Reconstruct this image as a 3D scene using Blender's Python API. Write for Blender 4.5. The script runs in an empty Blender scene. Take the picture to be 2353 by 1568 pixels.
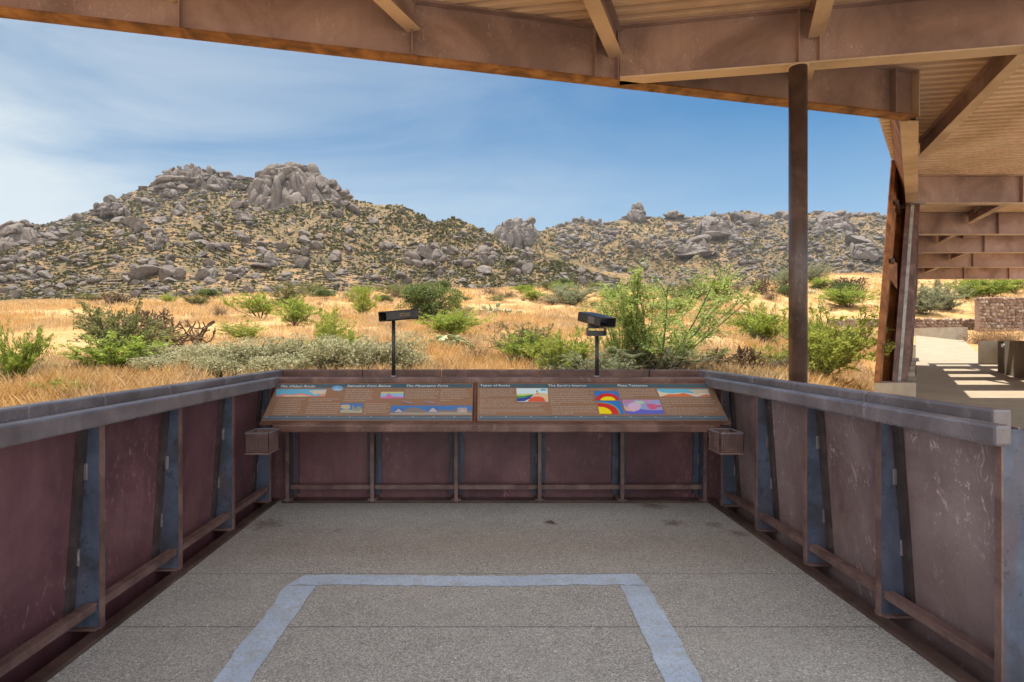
SKY_SIGN, SKY_TINT, CLOUD, SUN_E, EXPO = 1, (0.08, 0.35, 0.46), (3.15, 3.45, 3.6), 3.6, 1.3
SKY_S, CLOUD_K, FILL_BANK = 0.10, 1.0, (11, 10.8, 10.4)
HAZE = 0.00007
import bpy, bmesh, math, random
import numpy as np
from mathutils import Vector, Matrix
R = math.radians
SC = bpy.context.scene
COL = SC.collection
F, VX, VY, EYE = 1300.0, 1113.0, 784.0, 1.3

def at(px, py, Y):                       # a spot in the place, from its bearing, its height angle and its distance
    return Vector(((px - VX) / F * Y, Y, EYE + (VY - py) / F * Y))

# ------------------------------------------------------------------ objects
def tag(o, label=None, cat=None, group=None, kind=None):
    if label: o['label'] = label
    if cat: o['category'] = cat
    if group: o['group'] = group
    if kind: o['kind'] = kind
    return o

def empty(name, loc=(0, 0, 0), label=None, cat=None, group=None, kind=None, rz=0.0):
    o = bpy.data.objects.new(name, None)
    o.empty_display_size = 0.1
    COL.objects.link(o); o.location = loc; o.rotation_euler = (0, 0, rz)
    return tag(o, label, cat, group, kind)

def children(o):
    return [c for c in bpy.data.objects if c.parent == o]

def copy_tree(o, parent=None):
    c = o.copy(); COL.objects.link(c)
    if parent: c.parent = parent
    for ch in children(o): copy_tree(ch, c)
    return c

def world_loc(o):
    v = Vector((0, 0, 0))
    while o is not None:
        v += o.location; o = o.parent
    return v

def link_mesh(name, me, mat, parent=None, smooth=False):
    o = bpy.data.objects.new(name, me)
    COL.objects.link(o)
    for m in (mat if isinstance(mat, (list, tuple)) else [mat]):
        me.materials.append(m)
    if smooth:
        me.polygons.foreach_set('use_smooth', [True] * len(me.polygons))
    if parent: o.parent = parent
    return o

def np_mesh(name, V, faces, mat, parent=None, smooth=False, fmat=None, attr=None):
    """faces: (n,k) int array"""
    V = np.asarray(V, dtype=np.float32); faces = np.asarray(faces, dtype=np.int32)
    me = bpy.data.meshes.new(name)
    n, k = faces.shape
    me.vertices.add(len(V)); me.vertices.foreach_set('co', V.ravel())
    me.loops.add(n * k); me.loops.foreach_set('vertex_index', faces.ravel())
    me.polygons.add(n)
    me.polygons.foreach_set('loop_start', np.arange(0, n * k, k, dtype=np.int32))
    if fmat is not None: me.polygons.foreach_set('material_index', np.asarray(fmat, dtype=np.int32))
    me.update(calc_edges=True)
    if attr is not None:
        a = me.attributes.new('tint', 'FLOAT', 'POINT'); a.data.foreach_set('value', np.asarray(attr, dtype=np.float32))
    return link_mesh(name, me, mat, parent, smooth)

class MB:
    """collects shapes (world coordinates); build() links them as ONE mesh object, moved into its parent's space"""
    def __init__(s): s.v = []; s.f = []; s.m = []; s.cur = 0
    def add(s, verts, faces):
        b = len(s.v); s.v += [tuple(p) for p in verts]
        s.f += [tuple(i + b for i in f) for f in faces]; s.m += [s.cur] * len(faces)
        return s
    def box(s, c, d, bev=0.0, M=None):
        bm = bmesh.new(); bmesh.ops.create_cube(bm, size=1.0)
        for v in bm.verts: v.co = Vector((v.co.x * d[0], v.co.y * d[1], v.co.z * d[2]))
        if bev > 0: bmesh.ops.bevel(bm, geom=bm.edges[:], offset=bev, segments=2, affect='EDGES', profile=0.5)
        bm.verts.index_update()
        T = Matrix.Translation(Vector(c)) @ (M if M else Matrix.Identity(4))
        s.add([T @ v.co for v in bm.verts], [[v.index for v in f.verts] for f in bm.faces]); bm.free()
        return s
    def bar(s, p, q, w, h, bev=0.0, up=Vector((0, 0, 1)), ext=0.0):
        """box from p to q, w across, h along up, centred on the line"""
        p = Vector(p); q = Vector(q); d = (q - p); L = d.length; d.normalize()
        x = d; y = up.cross(x).normalized(); z = x.cross(y).normalized()
        M = Matrix((x, y, z)).transposed().to_4x4()
        return s.box((p + q) / 2, (L + ext, w, h), bev, M)
    def ring(s, pts, rad, n=8, cap=True):
        """tube along pts; rad scalar or list"""
        pts = [Vector(p) for p in pts]
        if not isinstance(rad, (list, tuple)): rad = [rad] * len(pts)
        b = []
        ref = None
        for i, p in enumerate(pts):
            t = (pts[min(i + 1, len(pts) - 1)] - pts[max(i - 1, 0)])
            if t.length < 1e-9: t = Vector((0, 0, 1))
            t.normalize()
            if ref is None: ref = Vector((1, 0, 0)) if abs(t.x) < 0.8 else Vector((0, 1, 0))
            u = (ref - t * ref.dot(t)).normalized(); ref = u; w = t.cross(u)
            b += [p + (u * math.cos(2 * math.pi * k / n) + w * math.sin(2 * math.pi * k / n)) * rad[i] for k in range(n)]
        fs = []
        for i in range(len(pts) - 1):
            for k in range(n):
                a = i * n + k; c = i * n + (k + 1) % n
                fs.append((a, c, c + n, a + n))
        if cap: fs += [tuple(reversed(range(n))), tuple(range((len(pts) - 1) * n, len(pts) * n))]
        return s.add(b, fs)
    def prism(s, poly, off):
        """closed planar polygon extruded by the vector off"""
        n = len(poly); off = Vector(off)
        a = [Vector(p) for p in poly]; b = [p + off for p in a]
        fs = [tuple(reversed(range(n))), tuple(range(n, 2 * n))] + [(i, (i + 1) % n, (i + 1) % n + n, i + n) for i in range(n)]
        return s.add(a + b, fs)
    def quad(s, a, b, c, d): return s.add([a, b, c, d], [(0, 1, 2, 3)])
    def build(s, name, mat, parent=None, smooth=False, angle=None):
        o0 = world_loc(parent) if parent else Vector((0, 0, 0))
        me = bpy.data.meshes.new(name)
        me.from_pydata([(p[0] - o0.x, p[1] - o0.y, p[2] - o0.z) for p in s.v], [], s.f)
        me.polygons.foreach_set('material_index', s.m)
        me.update()
        bm = bmesh.new(); bm.from_mesh(me); bmesh.ops.recalc_face_normals(bm, faces=bm.faces[:]); bm.to_mesh(me); bm.free()
        return link_mesh(name, me, mat, parent, smooth)

# ------------------------------------------------------------------ noise for terrain (numpy lattice noise)
_rs = np.random.RandomState(7)
_LAT = _rs.rand(256, 256)
def vnoise(x, y):
    xi = np.floor(x).astype(int); yi = np.floor(y).astype(int)
    fx = x - xi; fy = y - yi
    fx = fx * fx * (3 - 2 * fx); fy = fy * fy * (3 - 2 * fy)
    a = _LAT[xi % 256, yi % 256]; b = _LAT[(xi + 1) % 256, yi % 256]
    c = _LAT[xi % 256, (yi + 1) % 256]; d = _LAT[(xi + 1) % 256, (yi + 1) % 256]
    return (a * (1 - fx) + b * fx) * (1 - fy) + (c * (1 - fx) + d * fx) * fy
def fbm(x, y, o=4):
    s = 0; a = 0.5; t = 0
    for i in range(o):
        s = s + a * (vnoise(x * 2 ** i + 17.3 * i, y * 2 ** i + 5.1 * i) - 0.5); a *= 0.5
    return s * 2
def sstep(a, b, x):
    t = np.clip((x - a) / (b - a), 0, 1); return t * t * (3 - 2 * t)

# ------------------------------------------------------------------ materials
class NT:
    def __init__(s, name):
        s.mat = bpy.data.materials.new(name); s.mat.use_nodes = True
        s.t = s.mat.node_tree; s.t.nodes.clear()
        s.out = s.n('ShaderNodeOutputMaterial'); s.b = s.n('ShaderNodeBsdfPrincipled')
        s.l(s.b.outputs[0], s.out.inputs[0])
    def n(s, typ, **kw):
        nd = s.t.nodes.new(typ)
        for k, v in kw.items(): setattr(nd, k, v)
        return nd
    def l(s, a, b): s.t.links.new(a, b)
    def set(s, node, key, v):
        if hasattr(v, 'is_output') or isinstance(v, bpy.types.NodeSocket): s.l(v, node.inputs[key])
        else: node.inputs[key].default_value = v
    def pos(s, scale=(1, 1, 1), obj=False):
        if obj: src = s.n('ShaderNodeTexCoord').outputs['Object']
        else: src = s.n('ShaderNodeNewGeometry').outputs['Position']
        m = s.n('ShaderNodeMapping'); s.l(src, m.inputs['Vector']); m.inputs['Scale'].default_value = scale
        return m.outputs[0]
    def noise(s, vec, scale=1.0, detail=5, rough=0.55, dist=0.0):
        nd = s.n('ShaderNodeTexNoise'); s.l(vec, nd.inputs['Vector'])
        nd.inputs['Scale'].default_value = scale; nd.inputs['Detail'].default_value = detail
        nd.inputs['Roughness'].default_value = rough; nd.inputs['Distortion'].default_value = dist
        return nd.outputs[0]
    def voro(s, vec, scale=1.0, feature='F1', out=0):
        nd = s.n('ShaderNodeTexVoronoi', feature=feature); s.l(vec, nd.inputs['Vector']); nd.inputs['Scale'].default_value = scale
        return nd.outputs[out]
    def ramp(s, fac, stops, interp='LINEAR'):
        nd = s.n('ShaderNodeValToRGB'); s.l(fac, nd.inputs[0]); e = nd.color_ramp.elements; nd.color_ramp.interpolation = interp
        while len(e) < len(stops): e.new(0.5)
        for el, (p, c) in zip(e, stops):
            el.position = p; el.color = (c[0], c[1], c[2], 1) if hasattr(c, '__len__') else (c, c, c, 1)
        return nd.outputs[0]
    def mix(s, fac, a, b, mode='MIX'):
        nd = s.n('ShaderNodeMix', data_type='RGBA', blend_type=mode)
        for key, v in ((0, fac), (6, a), (7, b)):
            if isinstance(v, bpy.types.NodeSocket): s.l(v, nd.inputs[key])
            elif hasattr(v, '__len__'): nd.inputs[key].default_value = (v[0], v[1], v[2], 1)
            else: nd.inputs[key].default_value = v
        return nd.outputs[2]
    def math(s, op, a, b=0.0, clamp=False):
        nd = s.n('ShaderNodeMath', operation=op, use_clamp=clamp); s.set(nd, 0, a); s.set(nd, 1, b); return nd.outputs[0]
    def island(s): return s.n('ShaderNodeNewGeometry').outputs['Random Per Island']
    def bump(s, h, strength=0.3, dist=0.02):
        nd = s.n('ShaderNodeBump'); nd.inputs['Strength'].default_value = strength; nd.inputs['Distance'].default_value = dist
        s.l(h, nd.inputs['Height']); s.l(nd.outputs[0], s.b.inputs['Normal'])
    def base(s, c, rough=0.6, metal=0.0, spec=0.5):
        if isinstance(c, bpy.types.NodeSocket): s.l(c, s.b.inputs['Base Color'])
        else: s.b.inputs['Base Color'].default_value = (c[0], c[1], c[2], 1)
        s.set(s.b, 'Roughness', rough); s.set(s.b, 'Metallic', metal); s.b.inputs['Specular IOR Level'].default_value = spec
        return s.mat

def flat(name, c, rough=0.6, metal=0.0, spec=0.5):
    t = NT(name); n = t.noise(t.pos(), 9, 4)
    return t.base(t.mix(t.ramp(n, [(0.3, 0.0), (0.7, 1.0)]), [x * 0.86 for x in c], [min(1, x * 1.1) for x in c]), rough, metal, spec)

def steel(name, dark, mid, light, rough=0.45, scr=0.35, scale=2.2, spot=0.3, spec=0.5, metal=0.0, streak=0.5):
    t = NT(name)
    p = t.pos(); big = t.noise(p, scale, 7, 0.6, 0.6)
    c = t.ramp(big, [(0.36, dark), (0.5, mid), (0.65, light)])
    st = t.noise(t.pos((16, 16, 0.9)), 1.0, 4, 0.6)                     # water runs
    c = t.mix(t.ramp(st, [(0.45, 0.0), (0.8, streak)]), c, [x * 0.62 for x in mid])
    if name == 'post_steel': c = t.mix(t.ramp(t.noise(t.pos((7, 7, 1.2)), 1.0, 4, 0.6), [(0.5, 0.0), (0.66, 0.8)]), c, (0.115, 0.07, 0.075))
    fine = t.noise(p, 170, 3, 0.7)
    c = t.mix(t.ramp(fine, [(0.35, 0.35), (0.65, 0.0)]), c, dark)
    pit = t.noise(p, 17 if name == 'post_steel' else 42, 5, 0.75)
    c = t.mix(t.ramp(pit, [(0.56, 0.0), (0.64, spot)] if name == 'post_steel' else [(0.62, 0.0), (0.72, spot)]), c, [x * 0.4 for x in dark])
    if scr:
        sm = t.noise(p, 1.6, 2); s1 = t.noise(t.pos((24, 24, 11)), 1.0, 6, 0.75, 1.4)
        f = t.math('MULTIPLY', t.ramp(s1, [(0.56, 0.0), (0.68, 1.0)]), t.ramp(sm, [(0.46, 0.0), (0.6, scr)]))
        c = t.mix(f, c, [min(1, x * 2.6 + 0.05) for x in light])
        sc2 = t.noise(t.pos((9, 9, 3)), 1.0, 5, 0.7, 2.5)
        f2 = t.math('MULTIPLY', t.ramp(sc2, [(0.54, 0.0), (0.66, 1.0)]), t.ramp(t.noise(p, 0.9, 2), [(0.46, 0.0), (0.62, scr * 0.6)]))
        c = t.mix(f2, c, (0.33, 0.24, 0.15))
    t.bump(t.noise(p, 60, 4), 0.12 if rough > .3 else .03, 0.004)
    rg = t.ramp(big, [(0.3, rough + 0.12), (0.7, rough - 0.06)])
    return t.base(c, rg, metal, spec)

M = {}
M['panel'] = steel('panel_steel', (0.092, 0.038, 0.048), (0.182, 0.08, 0.094), (0.285, 0.14, 0.147), 0.42, 0.42, scale=1.3, spot=0.15)
M['panel_lit_dusty'] = steel('lit_dusty_panel_steel', (0.16, 0.098, 0.096), (0.265, 0.185, 0.18), (0.37, 0.285, 0.275), 0.45, 0.8, scale=1.6, spot=0.15)  # side light on the right wall put into a lighter base, plus dust smears
M['post'] = steel('post_steel', (0.05, 0.053, 0.07), (0.082, 0.105, 0.16), (0.125, 0.155, 0.225), 0.42, 0.1, 4.0, 0.6)
M['edge'] = steel('edge_steel', (0.11, 0.062, 0.056), (0.195, 0.115, 0.1), (0.28, 0.175, 0.155), 0.5, 0.2, 5.0)
M['rail'] = steel('rail_steel', (0.1, 0.085, 0.093), (0.18, 0.155, 0.17), (0.27, 0.24, 0.26), 0.27, 0.4, 3.0, 0.6, spec=0.9)
M['shelf'] = steel('shelf_steel', (0.065, 0.028, 0.02), (0.115, 0.052, 0.038), (0.2, 0.11, 0.085), 0.36, 0.3, 4.0, 0.4)
M['girder'] = steel('girder_steel', (0.22, 0.15, 0.145), (0.385, 0.275, 0.26), (0.5, 0.37, 0.35), 0.55, 0.3, 0.8, 0.3, streak=0.25)
M['flange'] = steel('lit_flange_steel', (0.46, 0.34, 0.25), (0.62, 0.48, 0.36), (0.7, 0.56, 0.44), 0.6, 0.2, 0.9, 0.5, streak=0.0)  # ground bounce put into the colour: lighter and warmer than the girder steel
M['rust'] = steel('orange_rust_steel', (0.1, 0.03, 0.008), (0.3, 0.105, 0.024), (0.48, 0.19, 0.05), 0.6, 0.2, 2.5, 0.6)
M['sunlit_rustflange'] = steel('sunlit_orange_flange_steel', (0.09, 0.035, 0.012), (0.25, 0.10, 0.025), (0.42, 0.20, 0.06), 0.5, 0.0, 3.5, 0.9, streak=0.0)  # rust with the grazing sunlight put into its orange tones
M['pipe'] = steel('pipe_steel', (0.045, 0.026, 0.021), (0.08, 0.047, 0.038), (0.14, 0.09, 0.075), 0.33, 0.4, 2.0, 0.7, streak=0.4)
M['dark'] = steel('dark_angle_steel', (0.035, 0.024, 0.024), (0.06, 0.043, 0.043), (0.10, 0.075, 0.075), 0.5, 0.3, 6.0, 0.4)
M['rustdark'] = steel('dark_rust_steel', (0.055, 0.02, 0.011), (0.12, 0.048, 0.028), (0.20, 0.09, 0.055), 0.5, 0.3, 3.0, 0.6)
M['black'] = steel('black_steel', (0.012, 0.011, 0.011), (0.022, 0.019, 0.019), (0.035, 0.03, 0.03), 0.34, 0.15, 6.0, 0.3)
M['deckroof'] = steel('roof_deck_steel', (0.6, 0.44, 0.32), (0.78, 0.61, 0.47), (0.86, 0.7, 0.56), 0.5, 0.0, 0.5, 0.35, streak=0.0)
M['greystrip'] = steel('bare_grey_steel', (0.22, 0.22, 0.22), (0.36, 0.36, 0.35), (0.45, 0.45, 0.43), 0.5, 0.3, 6.0, 0.8)

def concrete_floor():
    t = NT('exposed_aggregate_concrete'); p = t.pos()
    d = t.voro(p, 165, 'F1', 1)                                             # a colour per pebble
    sep = t.n('ShaderNodeSeparateColor'); t.l(d, sep.inputs[0])
    peb = t.ramp(sep.outputs[0], [(0.0, (0.20, 0.195, 0.185)), (0.25, (0.38, 0.37, 0.35)), (0.75, (0.50, 0.485, 0.46)), (1.0, (0.68, 0.67, 0.65))])
    dist = t.voro(p, 165, 'F1', 0)
    c = t.mix(t.ramp(dist, [(0.45, 0.0), (0.75, 0.6)]), peb, (0.21, 0.197, 0.177))
    big = t.noise(p, 1.3, 6, 0.6)
    c = t.mix(t.ramp(big, [(0.35, 0.0), (0.7, 0.35)]), c, (0.50, 0.475, 0.435))
    w = t.noise(p, 5.0, 5, 0.65)
    c = t.mix(t.ramp(w, [(0.5, 0.0), (0.8, 0.4)]), c, (0.26, 0.245, 0.225))
    chip = t.voro(p, 24, 'F1', 0); rnd = t.n('ShaderNodeSeparateColor'); t.l(t.voro(p, 24, 'F1', 1), rnd.inputs[0])
    spk = t.math('MULTIPLY', t.math('LESS_THAN', chip, 0.12), t.math('GREATER_THAN', rnd.outputs[1], 0.72))
    c = t.mix(spk, c, (0.72, 0.70, 0.66))
    # rust stains with a place of their own
    tc = t.n('ShaderNodeNewGeometry').outputs['Position']
    for (x, y, rad, k) in ((-1.55, 4.02, 0.15, 0.5), (0.47, 4.05, 0.06, 0.9), (1.35, 4.05, 0.09, 0.6), (1.62, 4.0, 0.08, 0.45), (1.33, 4.47, 0.12, 0.6), (-1.0, 3.9, 0.05, 0.3), (1.72, 3.82, 0.08, 0.5)):
        v = t.n('ShaderNodeVectorMath', operation='DISTANCE'); t.l(tc, v.inputs[0]); v.inputs[1].default_value = (x, y, 0)
        f = t.math('ADD', v.outputs['Value'], t.math('MULTIPLY', t.math('SUBTRACT', t.noise(p, 22, 3), 0.5), rad * 2.2))
        c = t.mix(t.ramp(f, [(rad * 0.25, k), (rad, 0.0)]), c, (0.09, 0.04, 0.016))
    band = t.n('ShaderNodeSeparateXYZ'); t.l(tc, band.inputs[0])           # an old brownish dirt band across the deck
    bb = t.math('ADD', band.outputs[1], t.math('MULTIPLY', t.noise(p, 1.4, 4), 0.5))
    c = t.mix(t.ramp(t.math('DIVIDE', t.math('ABSOLUTE', t.math('SUBTRACT', bb, 3.88)), 0.5), [(0.2, 0.24), (1.0, 0.0)]), c, (0.22, 0.14, 0.095))
    t.bump(t.math('MULTIPLY', dist, -1.0), 0.6, 0.006)
    return t.base(c, 0.82, 0, 0.3)
M['floor'] = concrete_floor()

def painted():
    t = NT('worn_pale_blue_paint'); p = t.pos()
    n = t.noise(p, 70, 5, 0.7); w = t.noise(p, 4, 4)
    c = t.mix(t.ramp(w, [(0.3, 0.0), (0.7, 1.0)]), (0.44, 0.55, 0.72), (0.56, 0.67, 0.83))
    c = t.mix(t.ramp(n, [(0.46, 0.0), (0.62, 0.6)]), c, (0.36, 0.37, 0.38))
    c = t.mix(t.ramp(t.noise(p, 9, 6, 0.75), [(0.5, 0.0), (0.68, 0.65)]), c, (0.40, 0.39, 0.37))
    t.bump(t.math('MULTIPLY', t.voro(p, 165, 'F1', 0), -1.0), 0.45, 0.006)
    return t.base(c, 0.8, 0, 0.3)
M['paint'] = painted()

def concrete(name, a, b, scale=1.6):
    t = NT(name); p = t.pos()
    c = t.mix(t.ramp(t.noise(p, scale, 7, 0.65), [(0.3, 0.0), (0.7, 1.0)]), a, b)
    c = t.mix(t.ramp(t.noise(t.pos((5, 5, 0.6)), 1.0, 5), [(0.5, 0.0), (0.8, 0.5)]), c, [x * 0.6 for x in a])
    c = t.mix(t.ramp(t.noise(p, 165, 3), [(0.4, 0.3), (0.6, 0.0)]), c, [x * 0.7 for x in a])
    t.bump(t.noise(p, 40, 4), 0.15, 0.01)
    return t.base(c, 0.85, 0, 0.3)
M['concrete'] = concrete('tan_concrete', (0.36, 0.30, 0.23), (0.48, 0.42, 0.33))
M['walk'] = concrete('walkway_concrete', (0.30, 0.24, 0.165), (0.39, 0.315, 0.225), 0.9)
M['greywall'] = concrete('weathered_concrete', (0.17, 0.145, 0.11), (0.30, 0.26, 0.20))
M['trail'] = concrete('trail_dirt', (0.46, 0.36, 0.24), (0.56, 0.45, 0.32), 0.5)

def ground_mat():
    t = NT('dry_grass_ground'); p = t.pos()
    a = t.noise(p, 0.22, 8, 0.62, 0.4)
    c = t.ramp(a, [(0.30, (0.38, 0.20, 0.075)), (0.43, (0.53, 0.31, 0.125)), (0.55, (0.60, 0.38, 0.175)), (0.66, (0.66, 0.46, 0.265))])
    f = t.noise(p, 6, 6, 0.75)
    c = t.mix(t.ramp(f, [(0.42, 0.65), (0.6, 0.0)]), c, (0.33, 0.185, 0.07))
    g = t.noise(p, 0.9, 6, 0.7)
    c = t.mix(t.ramp(g, [(0.58, 0.0), (0.72, 0.5)]), c, (0.27, 0.21, 0.09))
    t.bump(t.noise(p, 3.0, 8, 0.75), 0.8, 0.18)
    return t.base(c, 0.95, 0, 0.1)
M['ground'] = ground_mat()

def hill_mat(name, sc):
    t = NT(name); p = t.pos()
    a = t.noise(p, 0.016 * sc, 7, 0.6)
    c = t.ramp(a, [(0.3, (0.19, 0.115, 0.055)), (0.5, (0.285, 0.175, 0.084)), (0.7, (0.40, 0.25, 0.128))])
    g = t.noise(p, 0.22 * sc, 6, 0.75)
    c = t.mix(t.ramp(g, [(0.44, 0.0), (0.53, 0.8)]), c, (0.085, 0.078, 0.038))
    c = t.mix(t.ramp(t.noise(p, .55 * sc, 5, .75), [(.5, 0.0), (.62, .6)]), c, (0.17, 0.15, 0.13))
    r = t.noise(p, 0.14 * sc, 5, 0.7, 1.0)
    c = t.mix(t.ramp(r, [(0.6, 0.0), (0.68, 0.75)]), c, (0.19, 0.168, 0.148))
    t.bump(t.noise(p, 0.3 * sc, 6, 0.7), 1.0, 1.6 / sc)
    return t.base(c, 0.95, 0, 0.1)
M['hill'] = hill_mat('desert_slope', 1.0)
M['hillfar'] = hill_mat('far_desert_slope', 0.62)

def granite(name, dark, mid, light, sc):
    t = NT(name); p = t.pos()
    c = t.ramp(t.noise(p, 0.32 * sc, 7, 0.62, 0.5), [(0.3, dark), (0.52, mid), (0.72, light)])
    ob = t.n('ShaderNodeObjectInfo').outputs['Random']
    c = t.mix(t.ramp(t.island(), [(0.0, 0.0), (1.0, 0.35)]), c, (0.26, 0.19, 0.145))
    c = t.mix(t.math('MULTIPLY', ob, 0.3), c, (0.30, 0.27, 0.245))
    st = t.noise(t.pos((0.9 * sc, 0.9 * sc, 0.09 * sc)), 1.0, 5, 0.65)
    c = t.mix(t.ramp(st, [(0.52, 0.0), (0.75, 0.55)]), c, [x * 0.5 for x in dark])
    wv = t.n('ShaderNodeTexNoise'); t.l(p, wv.inputs['Vector']); wv.inputs['Scale'].default_value = .11 * sc; wv.inputs['Detail'].default_value = 4
    wa = t.n('ShaderNodeVectorMath', operation='MULTIPLY_ADD'); t.l(wv.outputs['Color'], wa.inputs[0]); wa.inputs[1].default_value = (16 / sc, 16 / sc, 16 / sc); t.l(p, wa.inputs[2])
    mp = t.n('ShaderNodeMapping'); t.l(wa.outputs[0], mp.inputs['Vector']); mp.inputs['Scale'].default_value = (.085 * sc, .06 * sc, .042 * sc); mp.inputs['Rotation'].default_value = (.2, .5, .1)
    cr = t.voro(mp.outputs[0], 1.0, 'DISTANCE_TO_EDGE')
    crk = t.math('MULTIPLY', t.ramp(cr, [(0.0, 0.8), (0.03, 0.0)]), t.ramp(t.noise(p, .12 * sc, 3), [(.42, .1), (.58, 1.0)]))
    c = t.mix(crk, c, [x * 0.28 for x in dark])
    t.bump(t.math('ADD', t.noise(p, 0.8 * sc, 6, 0.65), t.ramp(cr, [(0.0, 0.0), (0.06, 0.6)])), 0.9, 0.7 / sc)
    return t.base(c, 0.9, 0, 0.2)
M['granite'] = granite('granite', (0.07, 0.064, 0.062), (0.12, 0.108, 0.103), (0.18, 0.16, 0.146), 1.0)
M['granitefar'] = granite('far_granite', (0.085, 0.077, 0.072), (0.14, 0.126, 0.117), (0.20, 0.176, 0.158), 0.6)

def leaf(name, a, b, c3=None, trans=0.45, rough=0.55):
    t = NT(name)
    r = t.island()
    c = t.ramp(r, [(0.0, a), (0.6, b), (1.0, c3 or b)])
    big = t.noise(t.pos(obj=True), 5.0, 3)
    c = t.mix(t.ramp(big, [(0.35, 0.55), (0.65, 0.0)]), c, [x * 0.6 for x in a])
    t.base(c, rough, 0, 0.25)
    tr = t.n('ShaderNodeBsdfTranslucent'); t.l(c, tr.inputs[0])
    mx = t.n('ShaderNodeMixShader'); mx.inputs[0].default_value = trans
    t.l(t.b.outputs[0], mx.inputs[1]); t.l(tr.outputs[0], mx.inputs[2]); t.l(mx.outputs[0], t.out.inputs[0])
    return t.mat
M['leaf_bright'] = leaf('bright_green_leaves', (0.2, 0.27, 0.035), (0.38, 0.48, 0.075), (0.5, 0.57, 0.13))
M['leaf_yellow'] = leaf('yellow_green_leaves', (0.26, 0.3, 0.04), (0.44, 0.49, 0.09), (0.55, 0.55, 0.17))
M['leaf_olive'] = leaf('olive_leaves', (0.13, 0.145, 0.045), (0.24, 0.25, 0.085), (0.36, 0.345, 0.15))
M['leaf_dark'] = leaf('dark_green_leaves', (0.075, 0.11, 0.03), (0.16, 0.21, 0.06), (0.26, 0.3, 0.1))
M['leaf_grey'] = leaf('grey_green_leaves', (.30,.285,.14), (.50,.475,.28), (.70,.66,.46))
M['leaf_verde'] = leaf('fresh_green_leaves', (.30,.39,.09), (.48,.57,.16), (.60,.66,.26))
M['leaf_sage'] = leaf('sage_green_leaves', (0.21, 0.235, 0.135), (0.32, 0.35, 0.2), (0.4, 0.41, 0.25))
M['twig_dry'] = leaf('dry_brown_twigs', (0.10, 0.062, 0.035), (0.19, 0.125, 0.07), (0.28, 0.20, 0.12), 0.15)
M['twig_red'] = leaf('reddish_dry_twigs', (0.16, 0.085, 0.04), (0.27, 0.155, 0.08), (0.36, 0.24, 0.14), 0.15)
def grass_mat():
    t = NT('dry_grass_blades'); p = t.pos(); r = t.island()
    gold = t.ramp(r, [(0.0, (0.50, 0.28, 0.085)), (0.6, (0.70, 0.45, 0.18)), (1.0, (0.80, 0.60, 0.32))])
    pale = t.ramp(r, [(0.0, (0.48, 0.33, 0.17)), (0.6, (0.68, 0.50, 0.28)), (1.0, (0.80, 0.64, 0.42))])
    brown = t.ramp(r, [(0.0, (0.22, 0.14, 0.075)), (0.6, (0.36, 0.25, 0.15)), (1.0, (0.50, 0.38, 0.25))])
    c = t.mix(t.ramp(t.noise(p, 0.30, 4, 0.6), [(0.42, 0.0), (0.6, 1.0)]), gold, pale)
    c = t.mix(t.ramp(t.noise(p, 0.55, 5, 0.65), [(0.54, 0.0), (0.66, 0.85)]), c, brown)
    t.base(c, 0.6, 0, 0.2)
    tr = t.n('ShaderNodeBsdfTranslucent'); t.l(c, tr.inputs[0]); mx = t.n('ShaderNodeMixShader'); mx.inputs[0].default_value = 0.35
    t.l(t.b.outputs[0], mx.inputs[1]); t.l(tr.outputs[0], mx.inputs[2]); t.l(mx.outputs[0], t.out.inputs[0])
    return t.mat
M['grass'] = grass_mat()
M['scrub'] = leaf('hill_scrub_leaves', (.085,.083,.032), (.145,.138,.052), (.22,.20,.085), 0.1)
M['pad'] = leaf('cactus_pad', (0.14, 0.17, 0.06), (0.25, 0.28, 0.12), (0.52, 0.48, 0.27), 0.0, 0.5)
M['palepad'] = leaf('pale_cactus_pad', (0.24, 0.26, 0.12), (0.46, 0.44, 0.26), (0.62, 0.57, 0.38), 0.0, 0.5)
M['stem'] = flat('grey_brown_bark', (0.11, 0.085, 0.06), 0.85)
M['greenstem'] = flat('green_bark', (0.10, 0.13, 0.045), 0.7)
M['cholla'] = leaf('cholla_joints', (0.095, 0.062, 0.034), (0.17, 0.115, 0.062), (0.27, 0.20, 0.12), 0.0, 0.8)
M['palecholla'] = leaf('pale_cholla_joints', (0.25, 0.22, 0.10), (0.42, 0.37, 0.18), (0.52, 0.47, 0.26), 0.0, 0.8)
M['gabion'] = None
def gab():
    t = NT('gabion_stone'); p = t.pos()
    c = t.ramp(t.island(), [(0.0, (0.16, 0.10, 0.075)), (0.4, (0.30, 0.20, 0.155)), (0.75, (0.40, 0.31, 0.25)), (1.0, (0.52, 0.46, 0.40))])
    c = t.mix(t.ramp(t.noise(p, 6, 5), [(0.35, 0.5), (0.6, 0.0)]), c, (0.15, 0.10, 0.075))
    t.bump(t.noise(p, 8, 5), 0.5, 0.05)
    return t.base(c, 0.9, 0, 0.2)
M['gabion'] = gab()
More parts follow.
